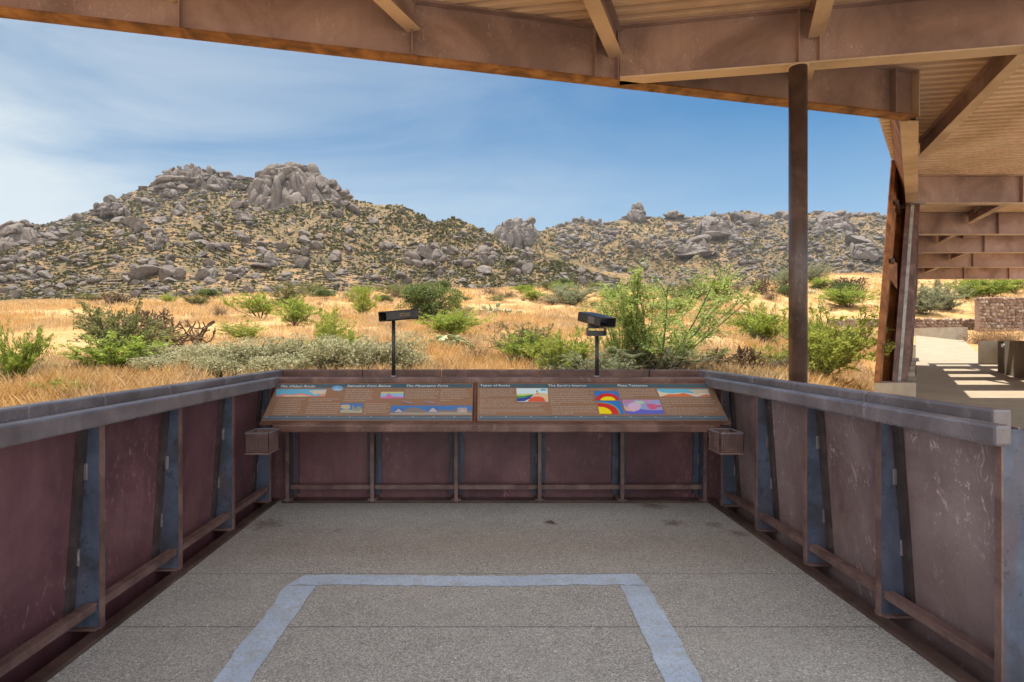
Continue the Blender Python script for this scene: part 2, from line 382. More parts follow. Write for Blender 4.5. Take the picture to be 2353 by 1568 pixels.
# ================================================================== viewing deck
fl = MB()
ys = [-9.0, -7.8, -6.6, -5.4, -4.2, -3.0, -1.8, -0.6, 0.1, 0.72, 1.34, 1.96, 2.576, 3.165, 3.86, 4.62]
for a, b in zip(ys[:-1], ys[1:]):
    fl.box((0.085, (a + b) / 2, -0.06), (3.52, b - a - 0.011, 0.12))
fl.box((0.085, -2.2, -0.11), (3.5, 13.5, 0.12))
deck = fl.build('floor', M['floor']); tag(deck, kind='structure')
jm = MB()
for b_ in ys[1:-1]:
    jm.box((0.085, b_, -.010), (3.5, .0125, .014))
jm.build('joint', M['dark'], deck)
random.seed(3)
def stripe(name, pts_l, pts_r):
    mb = MB(); n = 60; vs = []; fs = []
    for i in range(n + 1):
        t = i / n
        a = Vector(pts_l[0]).lerp(Vector(pts_l[1]), t); b = Vector(pts_r[0]).lerp(Vector(pts_r[1]), t)
        d = (b - a).normalized()
        a += d * (random.gauss(0, .0055) + .011 * math.sin(t * 9)); b += d * (random.gauss(0, .004) + .009 * math.sin(t * 7 + 1))
        vs += [(a.x, a.y, .003), (b.x, b.y, .003)]
        if i: fs.append((2 * i - 2, 2 * i - 1, 2 * i + 1, 2 * i))
    mb.add(vs, fs); return mb
lm = stripe('l', ((-1.055, 3.0), (-1.0, -1.2)), ((-0.905, 3.0), (-0.87, -1.2)))
lm2 = stripe('r', ((0.722, 3.0), (0.50, -1.2)), ((0.862, 3.0), (0.68, -1.2)))
lm3 = stripe('t', ((-1.05, 3.002), (0.86, 3.002)), ((-1.0, 3.128), (0.845, 3.142)))
for k in (lm2, lm3): lm.add(k.v, k.f)
pl = lm.build('painted_line', M['paint'], deck)
pl.location.z += 0.0

# ------------------------------------------------------------------ steel guard walls
def guard(name, label, side):
    """side -1 left, +1 right, 0 front"""
    root = empty(name, {-1: (-1.75, 2.0, 0), 1: (1.88, 3.2, 0), 0: (0.06, 4.62, 0)}[side], label, 'guard wall', 'steel guard walls round the viewing deck')
    def W(a, d, z):                       # a along the wall, d outward from the posts' inner edge
        if side == -1: return Vector((-1.705 - d, a, z))
        if side == 1: return Vector((1.84 + d, a, z))
        return Vector((a, 4.53 + d, z))
    if side == -1: posts = [4.514, 3.848, 3.176, 2.525, 1.865, 1.205, 0.55, -0.11, -0.77]
    elif side == 1: posts = [4.397, 3.833, 3.246, 2.643, 2.024]
    else: posts = [-1.578, -0.899, -0.2265, 0.4425, 1.1046, 1.7667]
    posts = sorted(posts)
    top_in, bot_in, ptop = (0.07, 0.14, 0.985) if side else (0.10, 0.13, 0.985)
    for i, a in enumerate(posts):
        th = 0.024; pm = MB()
        last = side == 1 and i == 0
        w_t, w_b = (0.16, 0.17) if last else ((top_in - .008, bot_in - .008) if side else (0.085, 0.115))
        poly = [W(a - th / 2, 0.004, 0.022), W(a - th / 2, w_b, 0.022), W(a - th / 2, w_t, ptop), W(a - th / 2, 0.004, ptop)]
        off = W(a + th / 2, 0, 0) - W(a - th / 2, 0, 0)
        pm.prism(poly, off)
        po = pm.build('post', M['post'], root)
        em = MB(); em.box(W(a, 0.001, (ptop + .012) / 2), ((.008, th + .004, ptop - .014) if side else (th + .004, .008, ptop - .014)))
        em.build('edge_strip', M['edge'], po)
        for zz, dd in ((.62 + .05 * (i % 3), .75), (.30 + .04 * (i % 2), .9)):
            wb = MB(); wd_ = w_b + (w_t - w_b) * zz; wb.box(W(a - .018, wd_ * dd, zz), ((.018, .010, .075) if side else (.010, .018, .075)), .003); wb.build('weld_tab', M['rail'], po)
        bs = MB()
        q = W(a - .03, .07, .026); r = W(a + .03, .07, .026)
        bs.box((q + r) / 2, ((.13, .075, .01) if side else (.075, .13, .01)), .002); bs.build('base_plate', M['edge'], po)
    ends = posts if side != -1 else posts
    segs = list(zip(posts[:-1], posts[1:]))
    if side: segs = segs + [(posts[-1], 4.73)]
    else: segs = [(-1.86, posts[0])] + segs + [(posts[-1], 2.0)]
    for a, b in segs:
        p = MB(); a2, b2 = a + .0006, b - .0006
        p.prism([W(a2, bot_in + .01, -.16), W(b2, bot_in + .01, -.16), W(b2, top_in, .99), W(a2, top_in, .99)], W(0, .008, 0) - W(0, 0, 0))
        po = p.build('panel', M['panel_lit_dusty'] if side == 1 else M['panel'], root)
        if b - a < .5: continue
        for e, s in (((b2 - .012, -1), (a2 + .012, 1)) if not side else ((b2 - .012, -1),) if True else ()):
            g = MB(); wd = 0.045
            g.prism([W(e, bot_in - .002, .05), W(e + s * wd, bot_in - .002, .05), W(e + s * wd, top_in - .002, .975), W(e, top_in - .002, .975)], W(0, -.02, 0) - W(0, 0, 0))
            g.build('angle_strip', M['post'] if side == 0 else M['dark'], po)
        k = MB()
        ka, kb = a2 + .014, b2 - .014
        d0, d1 = (.012, .062) if side else (.03, .075)
        c = (W(ka, d0, .136) + W(kb, d1, .136)) / 2
        k.box(c, ((d1 - d0, kb - ka, .008) if side else (kb - ka, d1 - d0, .008)), .002)
        c2 = (W(ka, d0 + .004, .118) + W(kb, d0 + .010, .118)) / 2
        k.box(c2, ((.006, kb - ka, .028) if side else (kb - ka, .006, .028)))
        k.build('kick_rail', M['edge'], root)
    # base channel
    lo, hi = (posts[0], 4.60) if side else (-1.66, 1.83)
    b = MB()
    if side == -1: b.box((-1.70, (lo + hi) / 2, .009), (.064, hi - lo, .022), .003)
    elif side == 1: b.box((1.834, (lo + hi) / 2, .009), (.066, hi - lo, .022), .003)
    else: b.box((0.085, 4.585, .009), (3.42, .10, .022), .003)
    if side: b.box(((-1.77 if side < 0 else 1.91), (lo + hi) / 2, -.13), (.26, hi - lo + .2, .02))  # dark plate added below the gap so no sunlit ground shows through
    else: b.box((0.085, 4.62, -.13), (3.8, .2, .02))
    b.build('base_channel', M['pipe'], root)
    # cap in bent-plate lengths
    if side == -1: js = [4.81, 3.90, 2.62, 2.585 - .62, .65, -.8]; js = [4.80, 3.7, 3.04, 2.52, 1.3, 0.0, -.85]
    elif side == 1: js = [4.80, 3.78, 3.27, 2.66, 1.985]
    else: js = [-1.755, -1.02, -.36, .46, 1.38, 1.855]
    js = sorted(js)
    for a, bb in zip(js[:-1], js[1:]):
        cm = MB(); L = bb - a - .006; mid = (a + bb) / 2
        if side == -1: cm.box((-1.7225, mid, 1.012), (.066, L, .096), .009)
        elif side == 1: cm.box((1.8225, mid, 1.012), (.066, L, .096), .009)
        else: cm.box((mid, 4.765, 1.012), (L if True else 0, .07, .096), .009)
        cm.build('cap_rail', M['rail'] if side else M['shelf'], root)
    # handrail
    h = MB()
    if side == -1: h.box((-1.60, (4.36 - .85) / 2, .986), (.055, 4.36 + .85, .074), .009)
    elif side == 1: h.box((1.715, (4.36 + 1.865) / 2, .986), (.055, 4.36 - 1.865, .074), .012)
    else: h.box(((-1.60 + 1.715) / 2, 4.36, .986), (3.37, .055, .0735), .012)
    h.build('handrail', M['rail'] if side else M['shelf'], root)
    if side:
        for a in posts:
            if a > 4.45 or (side == 1 and a < 2.2): continue
            br = MB(); x0 = -1.627 if side == -1 else 1.742; x1 = W(a, .02, 0).x
            br.box(((x0 + x1) / 2, a, .955), (abs(x1 - x0), .03, .012)); br.build('bracket', M['edge'], root)
    else:
        for a in posts[1:-1]:
            br = MB(); br.box((a, 4.46, .99), (.03, .14, .012)); br.build('bracket', M['edge'], root)
    return root
guard('guard_wall', 'long left steel guard wall of reddish panels with a handrail, beside the open grassland', -1)
guard('guard_wall', 'right steel guard wall with hand smudges and a cut-off handrail end, towards the walkway', 1)
guard('guard_wall', 'dark far steel guard wall under the sloped sign shelf, joining the two side walls', 0)

# ------------------------------------------------------------------ sign shelf
sh = empty('sign_shelf', (0.08, 4.1, 0.7), 'sloped rust brown steel shelf carrying the two information signs', 'sign shelf')
SA = Vector((0, 3.97, .712)); SB = Vector((0, 4.335, .985)); SU = (SB - SA); SLEN = SU.length; SU.normalize(); SN = Vector((0, -SU.z, SU.y))
t = MB(); t.prism([SA + Vector((-1.585, 0, 0)), SA + Vector((1.735, 0, 0)), SB + Vector((1.70, 0, 0)), SB + Vector((-1.57, 0, 0))], -SN * .01)
tray = t.build('tray', M['shelf'], sh)
l = MB(); l.box((0.085, 3.955, .688), (3.13, .03, .052), .008); l.build('front_lip', M['shelf'], sh)
l = MB(); l.box((0.075, 3.978, .716), (3.30, .04, .010), .003); l.build('edge_bar', M['shelf'], sh)
for x in (-0.9, -.2265, .4425, 1.105):
    g = MB(); g.prism([Vector((x - .006, 4.0, .66)), Vector((x - .006, 4.52, .66)), Vector((x - .006, 4.52, .95)), Vector((x - .006, 4.31, .94)), Vector((x - .006, 4.0, .70))], (.012, 0, 0))
    g.build('gusset', M['edge'], sh)
dv = MB(); p = SA + Vector((-.0667, 0, 0)); dv.bar(p + SN * .006, p + SU * (SLEN - .01) + SN * .006, .012, .012, .002, SN); dv.build('divider', M['shelf'], sh)

# ------------------------------------------------------------------ information signs
def plain(name, c, rough=0.3, coat=0.0):
    t = NT(name); t.base(c, rough, 0, 0.5)
    t.b.inputs['Coat Weight'].default_value = coat; t.b.inputs['Coat Roughness'].default_value = 0.12
    return t.mat
S = {}
def ink(c):
    key = tuple(c)
    if key not in S: S[key] = plain('printed_ink', c, 0.35, 0.5)
    return S[key]
def board_mat():
    t = NT('brown_sign_print'); n = t.noise(t.pos(), 14, 5)
    t.base(t.mix(n, (0.22, 0.125, 0.08), (0.28, 0.165, 0.105)), 0.35)
    t.b.inputs['Coat Weight'].default_value = 0.6; t.b.inputs['Coat Roughness'].default_value = 0.15
    return t.mat
M['board'] = board_mat()
def band_mat(nm, a, b):
    t = NT(nm); n = t.noise(t.pos((6, 14, 14)), 1.6, 6, 0.7)
    t.base(t.mix(t.ramp(n, [(0.4, 0.0), (0.7, 1.0)]), a, b), 0.35)
    t.b.inputs['Coat Weight'].default_value = 0.6; t.b.inputs['Coat Roughness'].default_value = 0.15
    return t.mat
M['head'] = band_mat('slate_blue_band', (0.035, 0.085, 0.115), (0.06, 0.12, 0.15))
M['foot'] = band_mat('grey_blue_band', (0.075, 0.115, 0.15), (0.11, 0.15, 0.185))

def font_mesh(body, wid, hei=None, shear=0.0, align='LEFT'):
    cu = bpy.data.curves.new('lettering', 'FONT'); cu.body = body; cu.shear = shear; cu.resolution_u = 2; cu.align_x = align
    cu.space_line = 1.0
    o = bpy.data.objects.new('lettering', cu); COL.objects.link(o)
    dg = bpy.context.evaluated_depsgraph_get(); dg.update()
    me = bpy.data.meshes.new_from_object(o.evaluated_get(dg))
    bpy.data.objects.remove(o); bpy.data.curves.remove(cu)
    n = len(me.vertices)
    co = np.zeros(n * 3, dtype=np.float32); me.vertices.foreach_get('co', co); co = co.reshape(-1, 3)
    mn = co.min(0); mx = co.max(0); sx = wid / (mx[0] - mn[0]); sy = sx if hei is None else hei / (mx[1] - mn[1])
    vs = [((c[0] - mn[0]) * sx, (c[1] - mn[1]) * sy) for c in co]
    fs = [tuple(p.vertices) for p in me.polygons]
    bpy.data.meshes.remove(me)
    return vs, fs

import textwrap
class Sign:
    def __init__(s, root, x0, x1, crop):
        s.root = root; s.x0 = x0; s.x1 = x1; s.crop = crop
    def uv(s, cx, cy):
        (tl, tr, bl, br) = s.crop
        v = (bl[1] - cy) / (bl[1] - tl[1]); xl = bl[0] + (tl[0] - bl[0]) * v; xr = br[0] + (tr[0] - br[0]) * v
        return (cx - xl) / (xr - xl), v
    def P(s, u, v, h):
        return SA + SU * (.03 + v * .398) + Vector((s.x0 + u * (s.x1 - s.x0), 0, 0)) + SN * h
    def C(s, cx, cy, h): return s.P(*s.uv(cx, cy), h)
    def poly(s, name, pts, c, h, parent=None):
        m = MB(); m.add([s.C(x, y, h) for x, y in pts], [tuple(range(len(pts)))])
        return m.build(name, c if isinstance(c, bpy.types.Material) else ink(c), parent or s.root)
    def text(s, name, body, x0, x1, ytop, ybot, c, h=.0128, shear=0.0, parent=None, rect=True):
        u0, v1 = s.uv(x0, ytop); u0b, v0 = s.uv(x0, ybot)
        u0 = u0b if not rect else (u0 + u0b) / 2
        u1 = (s.uv(x1, ytop)[0] + s.uv(x1, ybot)[0]) / 2
        w = (u1 - u0) * (s.x1 - s.x0); hh = (v1 - v0) * .398
        vs, fs = font_mesh(body, w, hh, shear)
        b = s.P(u0, v0, h); m = MB()
        m.add([b + Vector((a, 0, 0)) + SU * q for a, q in vs], fs)
        o0 = world_loc(parent or s.root)
        me = bpy.data.meshes.new(name); me.from_pydata([tuple(Vector(p) - o0) for p in m.v], [], m.f); me.update()
        return link_mesh(name, me, ink(c), parent or s.root)
    def para(s, body, chars, x0, x1, ytop, ybot):
        s.text('body_text', '\n'.join(textwrap.wrap(body, chars)), x0, x1, ytop, ybot, (0.50, 0.45, 0.40))
    def board(s):
        m = MB(); m.prism([s.P(0, 0, .001), s.P(1, 0, .001), s.P(1, 1, .001), s.P(0, 1, .001)], SN * .0095); m.build('sign_board', M['board'], s.root)
        for nm, a, b, mt in (('header_band', .875, .985, M['head']), ('footer_band', .012, .125, M['foot'])):
            m = MB(); m.add([s.P(.004, a, .0115), s.P(.996, a, .0115), s.P(.996, b, .0115), s.P(.004, b, .0115)], [(0, 1, 2, 3)]); m.build(nm, mt, s.root)
        m = MB(); m.add([s.P(.004, .076, .0122), s.P(.996, .076, .0122), s.P(.996, .08, .0122), s.P(.004, .08, .0122)], [(0, 1, 2, 3)]); m.build('scale_line', ink((.35, .42, .48)), s.root)
        for i in range(10):
            u = .012 + i * .1
            m = MB(); m.add([s.P(u, .092, .0122), s.P(u + .006, .092, .0122), s.P(u + .006, .103, .0122), s.P(u, .103, .0122)], [(0, 1, 2, 3)]); m.build('scale_tick', ink((.5, .55, .6)), s.root)
WHT = (0.74, 0.76, 0.78)
r1 = empty('information_sign', (-.82, 4.15, .85), 'left brown information sign headed The Oldest Rocks, lying on the steel shelf', 'information sign', 'information signs on the shelf')
s1 = Sign(r1, -1.57, -.086, ((290, 90), (2245, 95), (75, 500), (2220, 492))); s1.board()
s1.text('heading', 'The Oldest Rocks', 312, 660, 112, 138, WHT, shear=.25)
s1.text('heading', 'Intrusion from Below', 982, 1422, 108, 134, WHT, shear=.25)
s1.text('heading', 'The Mountains Form', 1574, 1992, 107, 132, WHT, shear=.25)
pc = s1.poly('picture', [(262, 160), (770, 158), (740, 243), (247, 245)], (.10, .40, .60), .0118)
s1.poly('ground_layer', [(252, 236), (330, 215), (420, 222), (500, 204), (575, 222), (640, 238), (742, 240), (740, 243), (247, 245)], (.62, .24, .20), .0122, pc)
s1.poly('crust_layer', [(585, 182), (640, 172), (768, 168), (745, 222), (690, 212), (640, 222), (610, 200)], (.55, .47, .36), .0122, pc)
s1.poly('magma_peak', [(660, 242), (735, 207), (745, 228), (741, 242)], (.62, .24, .18), .0125, pc)
s1.poly('pale_layer', [(300, 243), (360, 228), (420, 234), (500, 228), (600, 243)], (.62, .55, .40), .0126, pc)
def disc(s, cx, cy, rx, ry, n=28): return [(cx + rx * math.cos(2 * math.pi * k / n), cy + ry * math.sin(2 * math.pi * k / n)) for k in range(n)]
lg = s1.poly('round_emblem', disc(s1, 880, 150, 58, 32), (.13, .30, .52), .0127)
s1.poly('emblem_peak', [(828, 163), (872, 143), (900, 152), (930, 163), (905, 176), (850, 176)], (.30, .42, .58), .0131, lg)
pc = s1.poly('picture', [(1315, 190), (1540, 188), (1535, 265), (1300, 266)], (.25, .42, .62), .0118)
s1.poly('grass_layer', [(1315, 190), (1540, 188), (1539, 206), (1313, 208)], (.52, .50, .20), .0122, pc)
s1.poly('magma_layer', [(1303, 250), (1360, 240), (1372, 222), (1410, 222), (1416, 242), (1537, 246), (1535, 265), (1300, 266)], (.50, .16, .30), .0122, pc)
s1.poly('vent', [(1384, 222), (1390, 188), (1396, 222)], (.5, .16, .2), .0126, pc)
pc = s1.poly('picture', [(900, 318), (1125, 317), (1100, 423), (880, 420)], (.05, .16, .40), .0118)
s1.poly('boulder_photo', [(893, 345), (920, 332), (975, 334), (992, 350), (980, 378), (915, 378), (890, 365)], (.44, .39, .27), .0122, pc)
s1.poly('foreground_photo', [(884, 392), (940, 380), (1000, 390), (1060, 372), (1112, 384), (1101, 421), (881, 419)], (.38, .36, .26), .0122, pc)
s1.poly('spire_photo', [(1000, 392), (1008, 345), (1026, 338), (1034, 384), (1060, 352), (1092, 350), (1112, 384), (1060, 402)], (.24, .26, .20), .0124, pc)
for x in (1510, 1733):
    bl = s1.poly('rock_block_drawing', [(x, 294), (x + 22, 288), (x + 122, 308), (x + 120, 328), (x + 98, 334), (x, 312)], (.20, .13, .14), .0122)
    s1.poly('rock_block_top', [(x, 294), (x + 22, 288), (x + 122, 308), (x + 100, 318)], (.32, .23, .24), .0126, bl)
pc = s1.poly('picture', [(1405, 343), (2225, 343), (2220, 440), (1385, 440)], (.045, .17, .42), .0118)
s1.poly('mountain_photo', [(1390, 415), (1470, 392), (1520, 400), (1580, 370), (1640, 360), (1700, 378), (1780, 405), (1880, 388), (1990, 392), (2060, 384), (2223, 398), (2221, 425), (1388, 428)], (.20, .17, .165), .0122, pc)
s1.poly('desert_photo', [(1387, 424), (1500, 416), (1700, 420), (1900, 412), (2221, 420), (2220, 440), (1385, 440)], (.33, .29, .23), .0124, pc)
for x, top, wd in ((1430, 368, 90), (1775, 358, 100), (2075, 366, 98)):
    i1 = s1.poly('inset_photo', [(x, top), (x + wd, top), (x + wd, 418), (x - 6, 418)], (.06, .14, .36) if x != 2075 else (.36, .28, .27), .0128, pc)
    s1.poly('inset_rock', [(x, 414), (x + wd * .25, top + 30), (x + wd * .5, top + 8), (x + wd * .75, top + 26), (x + wd, 412)], (.42, .37, .35), .0131, pc)
s1.para('The oldest rocks in the mountains formed about 1.7 billion years ago. At that time this area was at the edge of the continent. Layers of mud, silt and sand were laid down along with lava and volcanic ash. Over time these were buried, heated and squeezed until they changed into metamorphic rock. These rocks form the dark slopes to the west and are found along the lower ridges of the mountains.', 46, 230, 500, 264, 445)
s1.para('After the sediments were laid down the edge of the continent buckled and rose, the oldest of the mountains.', 60, 575, 890, 262, 298)
s1.para('As the crust was crumpled the sediments and the lava were folded into mountains as high as any now standing. Rain, wind and ice wore them down again to a flat plain, leaving only their roots. Today the contact between the older rocks and the younger granite can be seen from here, and it makes up the west part of the mountains.', 56, 550, 882, 312, 435)
s1.para('About 1.4 billion years ago, molten rock (magma) rose from deep within the Earth and intruded the older metamorphic rocks. The magma cooled slowly below the surface, far underground, allowing large crystals to grow and form granite, a coarse grained rock. Where cooling was slow large crystals grew.', 46, 945, 1235, 158, 300)
s1.para('Granite forms most of the area around, including the notable features like the Thumb. The nearby mountain ridges in the north are also mostly granite. Large boulders weather along joints and cracks that let pieces of weathered granite fall away.', 44, 1130, 1385, 316, 440)
s1.para('About 25 million years ago a section of the Pacific plate pushed under the southwestern edge of North America. The earth crust in the southwest was stretched and broke along faults. Blocks of rock tilted and dropped. These lands with mountain ranges can be seen between the fault lines.', 58, 1555, 1890, 158, 270)
s1.para('This tilting of huge blocks of the crust formed parallel mountain ridges separated by valleys. The Basin and Range province extends for hundreds of miles across the west and southwest. The mountains you see are one of these long ridges, later rounded by erosion.', 50, 1912, 2205, 156, 298)

r2 = empty('information_sign', (.83, 4.15, .85), 'right brown information sign headed Types of Rocks, lying on the steel shelf', 'information sign', 'information signs on the shelf')
s2 = Sign(r2, -.050, 1.722, ((50, 80), (2050, 75), (33, 420), (2220, 420))); s2.board()
s2.text('heading', 'Types of Rocks', 70, 326, 92, 116, WHT)
s2.text('heading', 'The Earth\u2019s Interior', 654, 986, 92, 112, WHT)
s2.text('heading', 'Plate Tectonics', 1253, 1507, 92, 112, WHT)
pc = s2.poly('picture', [(380, 128), (648, 128), (655, 255), (384, 255)], (.55, .68, .72), .0118)
s2.poly('sand_layer', [(520, 186), (560, 170), (640, 178), (652, 182), (655, 254), (470, 254)], (.62, .46, .30), .0122, pc)
s2.poly('grass_layer', [(381, 182), (440, 184), (480, 178), (520, 186), (500, 205), (382, 210)], (.50, .56, .14), .0122, pc)
s2.poly('green_layer', [(382, 200), (440, 200), (530, 184), (480, 225), (383, 228)], (.05, .28, .10), .0124, pc)
s2.poly('sea_layer', [(383, 222), (440, 220), (526, 190), (495, 225), (450, 250), (383, 252)], (.03, .06, .28), .0126, pc)
s2.poly('magma_dome', [(478, 254), (492, 225), (530, 208), (575, 206), (615, 220), (630, 254)], (.58, .10, .05), .0126, pc)
s2.poly('volcano', [(550, 184), (558, 160), (572, 184)], (.55, .18, .06), .0128, pc)
s2.poly('rain_cloud', disc(s2, 612, 143, 28, 11), (.12, .42, .55), .0126, pc)
s2.poly('smoke', disc(s2, 558, 156, 8, 6), (.03, .04, .06), .0129, pc)
pc = s2.poly('picture', [(1050, 155), (1255, 155), (1278, 243), (1072, 243)], (.02, .16, .48), .0118)
def arc(cx, cy, rx, ry, a0, a1, n=22): return [(cx + rx * math.cos(a0 + (a1 - a0) * k / n), cy - ry * math.sin(a0 + (a1 - a0) * k / n)) for k in range(n + 1)]
s2.poly('mantle_arc', arc(1164, 243, 104, 68, math.pi * .99, .03), (.52, .025, .03), .0122, pc)
s2.poly('core_arc', arc(1170, 243, 66, 36, math.pi, 0), (.75, .62, .01), .0126, pc)
pc = s2.poly('picture', [(1073, 247), (1279, 247), (1308, 363), (1098, 363)], (.02, .16, .48), .0118)
s2.poly('crust_arc', [(1098, 363), (1075, 258)] + arc(1098, 363, 180, 106, math.pi / 2 * 1.06, 0.0)[2:], (.05, .36, .26), .0120, pc)
s2.poly('mantle_arc', [(1098, 363), (1077, 264)] + arc(1098, 363, 168, 98, math.pi / 2 * 1.06, 0.0)[2:], (.52, .025, .03), .0123, pc)
s2.poly('core_arc', [(1098, 363), (1085, 300)] + arc(1098, 363, 106, 62, math.pi / 2 * 1.02, 0.0)[2:], (.75, .62, .01), .0126, pc)
pc = s2.poly('picture', [(1293, 236), (1615, 236), (1660, 365), (1325, 365)], (.30, .30, .55), .0118)
for c, pts in (((.55, .40, .55), [(1345, 282), (1390, 262), (1440, 272), (1462, 300), (1440, 330), (1395, 345), (1352, 322)]), ((.62, .40, .22), [(1305, 300), (1360, 306), (1395, 318), (1385, 342), (1335, 338)]), ((.10, .12, .52), [(1318, 335), (1400, 345), (1450, 322), (1540, 334), (1648, 330), (1658, 364), (1326, 364)]),
               ((.40, .55, .38), [(1398, 250), (1470, 250), (1492, 262), (1450, 282), (1412, 270)]), ((.55, .10, .22), [(1500, 280), (1560, 275), (1600, 290), (1592, 318), (1545, 328), (1520, 305)]), ((.62, .36, .50), [(1530, 286), (1580, 288), (1575, 308), (1545, 308)]), ((.42, .20, .36), [(1298, 240), (1380, 240), (1395, 258), (1340, 268), (1316, 290)]), ((.48, .25, .40), [(1480, 238), (1540, 238), (1525, 262), (1492, 258)]), ((.22, .36, .55), [(1458, 296), (1490, 290), (1510, 318), (1470, 326)]), ((.5, .04, .06), [(1596, 288), (1628, 288), (1632, 302), (1600, 302)])):
    s2.poly('map_plate', pts, c, .0121 + .0002 * len(pts) + c[0] * .0006, pc)
pc = s2.poly('picture', [(1588, 132), (2028, 136), (2060, 210), (1620, 210)], (.10, .42, .60), .0118)
s2.poly('crust_layer', [(1592, 150), (1640, 168), (1710, 176), (1820, 170), (1900, 178), (2000, 172), (2044, 178), (2058, 208), (1620, 208)], (.62, .56, .44), .0121, pc)
s2.poly('magma_layer', [(1622, 209), (1690, 186), (1770, 186), (1822, 172), (1870, 188), (1930, 208)], (.62, .16, .05), .0124, pc)
s2.poly('magma_peak', [(1945, 208), (2015, 186), (2050, 192), (2058, 208)], (.62, .16, .05), .0124, pc)
s2.poly('land_layer', [(1860, 152), (1900, 143), (2030, 140), (2042, 170), (1965, 172), (1930, 192), (1905, 168)], (.52, .44, .33), .0126, pc)
s2.para('There are three broad categories of rocks. Igneous rocks solidify directly from a molten state (i.e. from magma). Magma can cool rapidly when it reaches the surface of the earth as lava, forming fine grained rock. It can cool slowly deep underground, allowing crystals to grow large in coarse-grained rock like granite.', 46, 65, 368, 132, 216)
s2.para('Solid rock exposed at the surface is subject to weather \u2013 which breaks big pieces into ever smaller ones \u2013 and gravity \u2013 which carries pieces of rock called sediment downhill, often', 48, 62, 372, 226, 270)
s2.para('aided by water. When enough sediment accumulates in valleys, lake bottoms, or sea floors it can over time solidify into sedimentary rock. Coarse grained sediments like sand forms sandstone, while fine grained sediment like mud forms shale.', 84, 60, 622, 272, 308)
s2.para('Solid rock carried deep underground by forces within the earth becomes subject to intense heat and pressure. The heat and pressure can cause physical and chemical changes which create metamorphic rocks. Sandstone can become quartzite, and shale can change into slate.', 84, 56, 630, 317, 363)
s2.para('Geological processes are driven by the tremendous heat of the Earth\u2019s interior. The center of the Earth, made up of iron and other heavy metals, is estimated to be as hot as the surface of the sun.', 78, 656, 1196, 132, 160)
s2.para('The interior of the Earth between the core and the surface crust is called the mantle. The mantle is plastic rock, not quite solid, not quite liquid, moved by convection currents driven by the temperature difference between the very hot core and the cool crust. This moves in currents like boiling water in a pot. Adjacent circulating cells may move in the same direction or at the same rate.', 64, 668, 1052, 168, 280)
s2.para('The outer layer of the Earth is the crust. The crust floats upon the mantle and is thinner under the oceans and thicker in the continents. The crust is not the solid upper portion of the mantle, so it is dragged along as the mantle material circulates in the giant convection cells.', 66, 682, 1082, 291, 370)
s2.para('The rigid crust rides atop different convection cells, so the outer crust is broken into giant pieces called plates which sometimes interact as they rub, collide or pull apart. Many of the boundaries between plates lie on the ocean floor, where the crust is thinner and under great tension.', 54, 1265, 1588, 132, 219)
s2.para('Eruptions from the hot plastic mantle reach the surface where the crust is pulled apart. Hot magma rises to the surface along the ridges and forms new crust as the edges of the plates move apart and in other places the plates dive below.', 76, 1636, 2100, 220, 296)
s2.para('When plates collide and subside, a mountain range forms. The land rises and erodes through time, and in wet and warm climates it changes as lavas and ash rise through it. These processes go on and on as the Earth\u2019s surface is slowly driven by the circulation of the mantle underneath the surface.', 86, 1668, 2140, 306, 366)

# ------------------------------------------------------------------ wire baskets at the shelf ends
def basket(x0, x1, label, flare):
    root = empty('wire_basket', ((x0 + x1) / 2, 3.85, .55), label, 'wire basket', 'wire baskets hung at the shelf ends')
    y0, y1, z0, z1 = 3.735, 3.925, .558, .690
    rm = MB()
    for a, b in (((x0, y0), (x1, y0)), ((x0, y1), (x1, y1)), ((x0, y0), (x0, y1)), ((x1, y0), (x1, y1))):
        rm.bar((a[0], a[1], z1), (b[0], b[1], z1), .012, .010, .002, ext=.012)
    rm.build('rim', M['rail'], root)
    w = MB()
    nz = 9; nx = 10; ny = 10
    def wall(p, q, n):
        for i in range(n + 1):
            a = Vector(p).lerp(Vector(q), i / n); w.bar((a.x, a.y, z0), (a.x, a.y, z1 - .004), .003, .003, up=Vector((0, 1, 0)))
        for i in range(nz + 1):
            z = z0 + (z1 - z0 - .006) * i / nz; w.bar((p[0], p[1], z), (q[0], q[1], z), .003, .003)
    wall((x0, y0), (x1, y0), nx); wall((x0, y1), (x1, y1), nx); wall((x0, y0), (x0, y1), ny); wall((x1, y0), (x1, y1), ny)
    w.build('mesh_sides', M['edge'], root)
    b = MB(); b.box(((x0 + x1) / 2, (y0 + y1) / 2, z0 - .004), (x1 - x0 + .004, y1 - y0 + .004, .008)); b.build('basket_floor', M['edge'], root)
    g = MB(); g.box(((x0 + x1) / 2, 3.932, .66), (x1 - x0, .012, .05)); g.build('hanger', M['edge'], root)
basket(-1.58, -1.425, 'rusty wire basket at the left end of the sign shelf, below The Oldest Rocks', 0)
basket(1.555, 1.71, 'rusty wire basket at the right end of the sign shelf, by the cut-off handrail wall', 0)

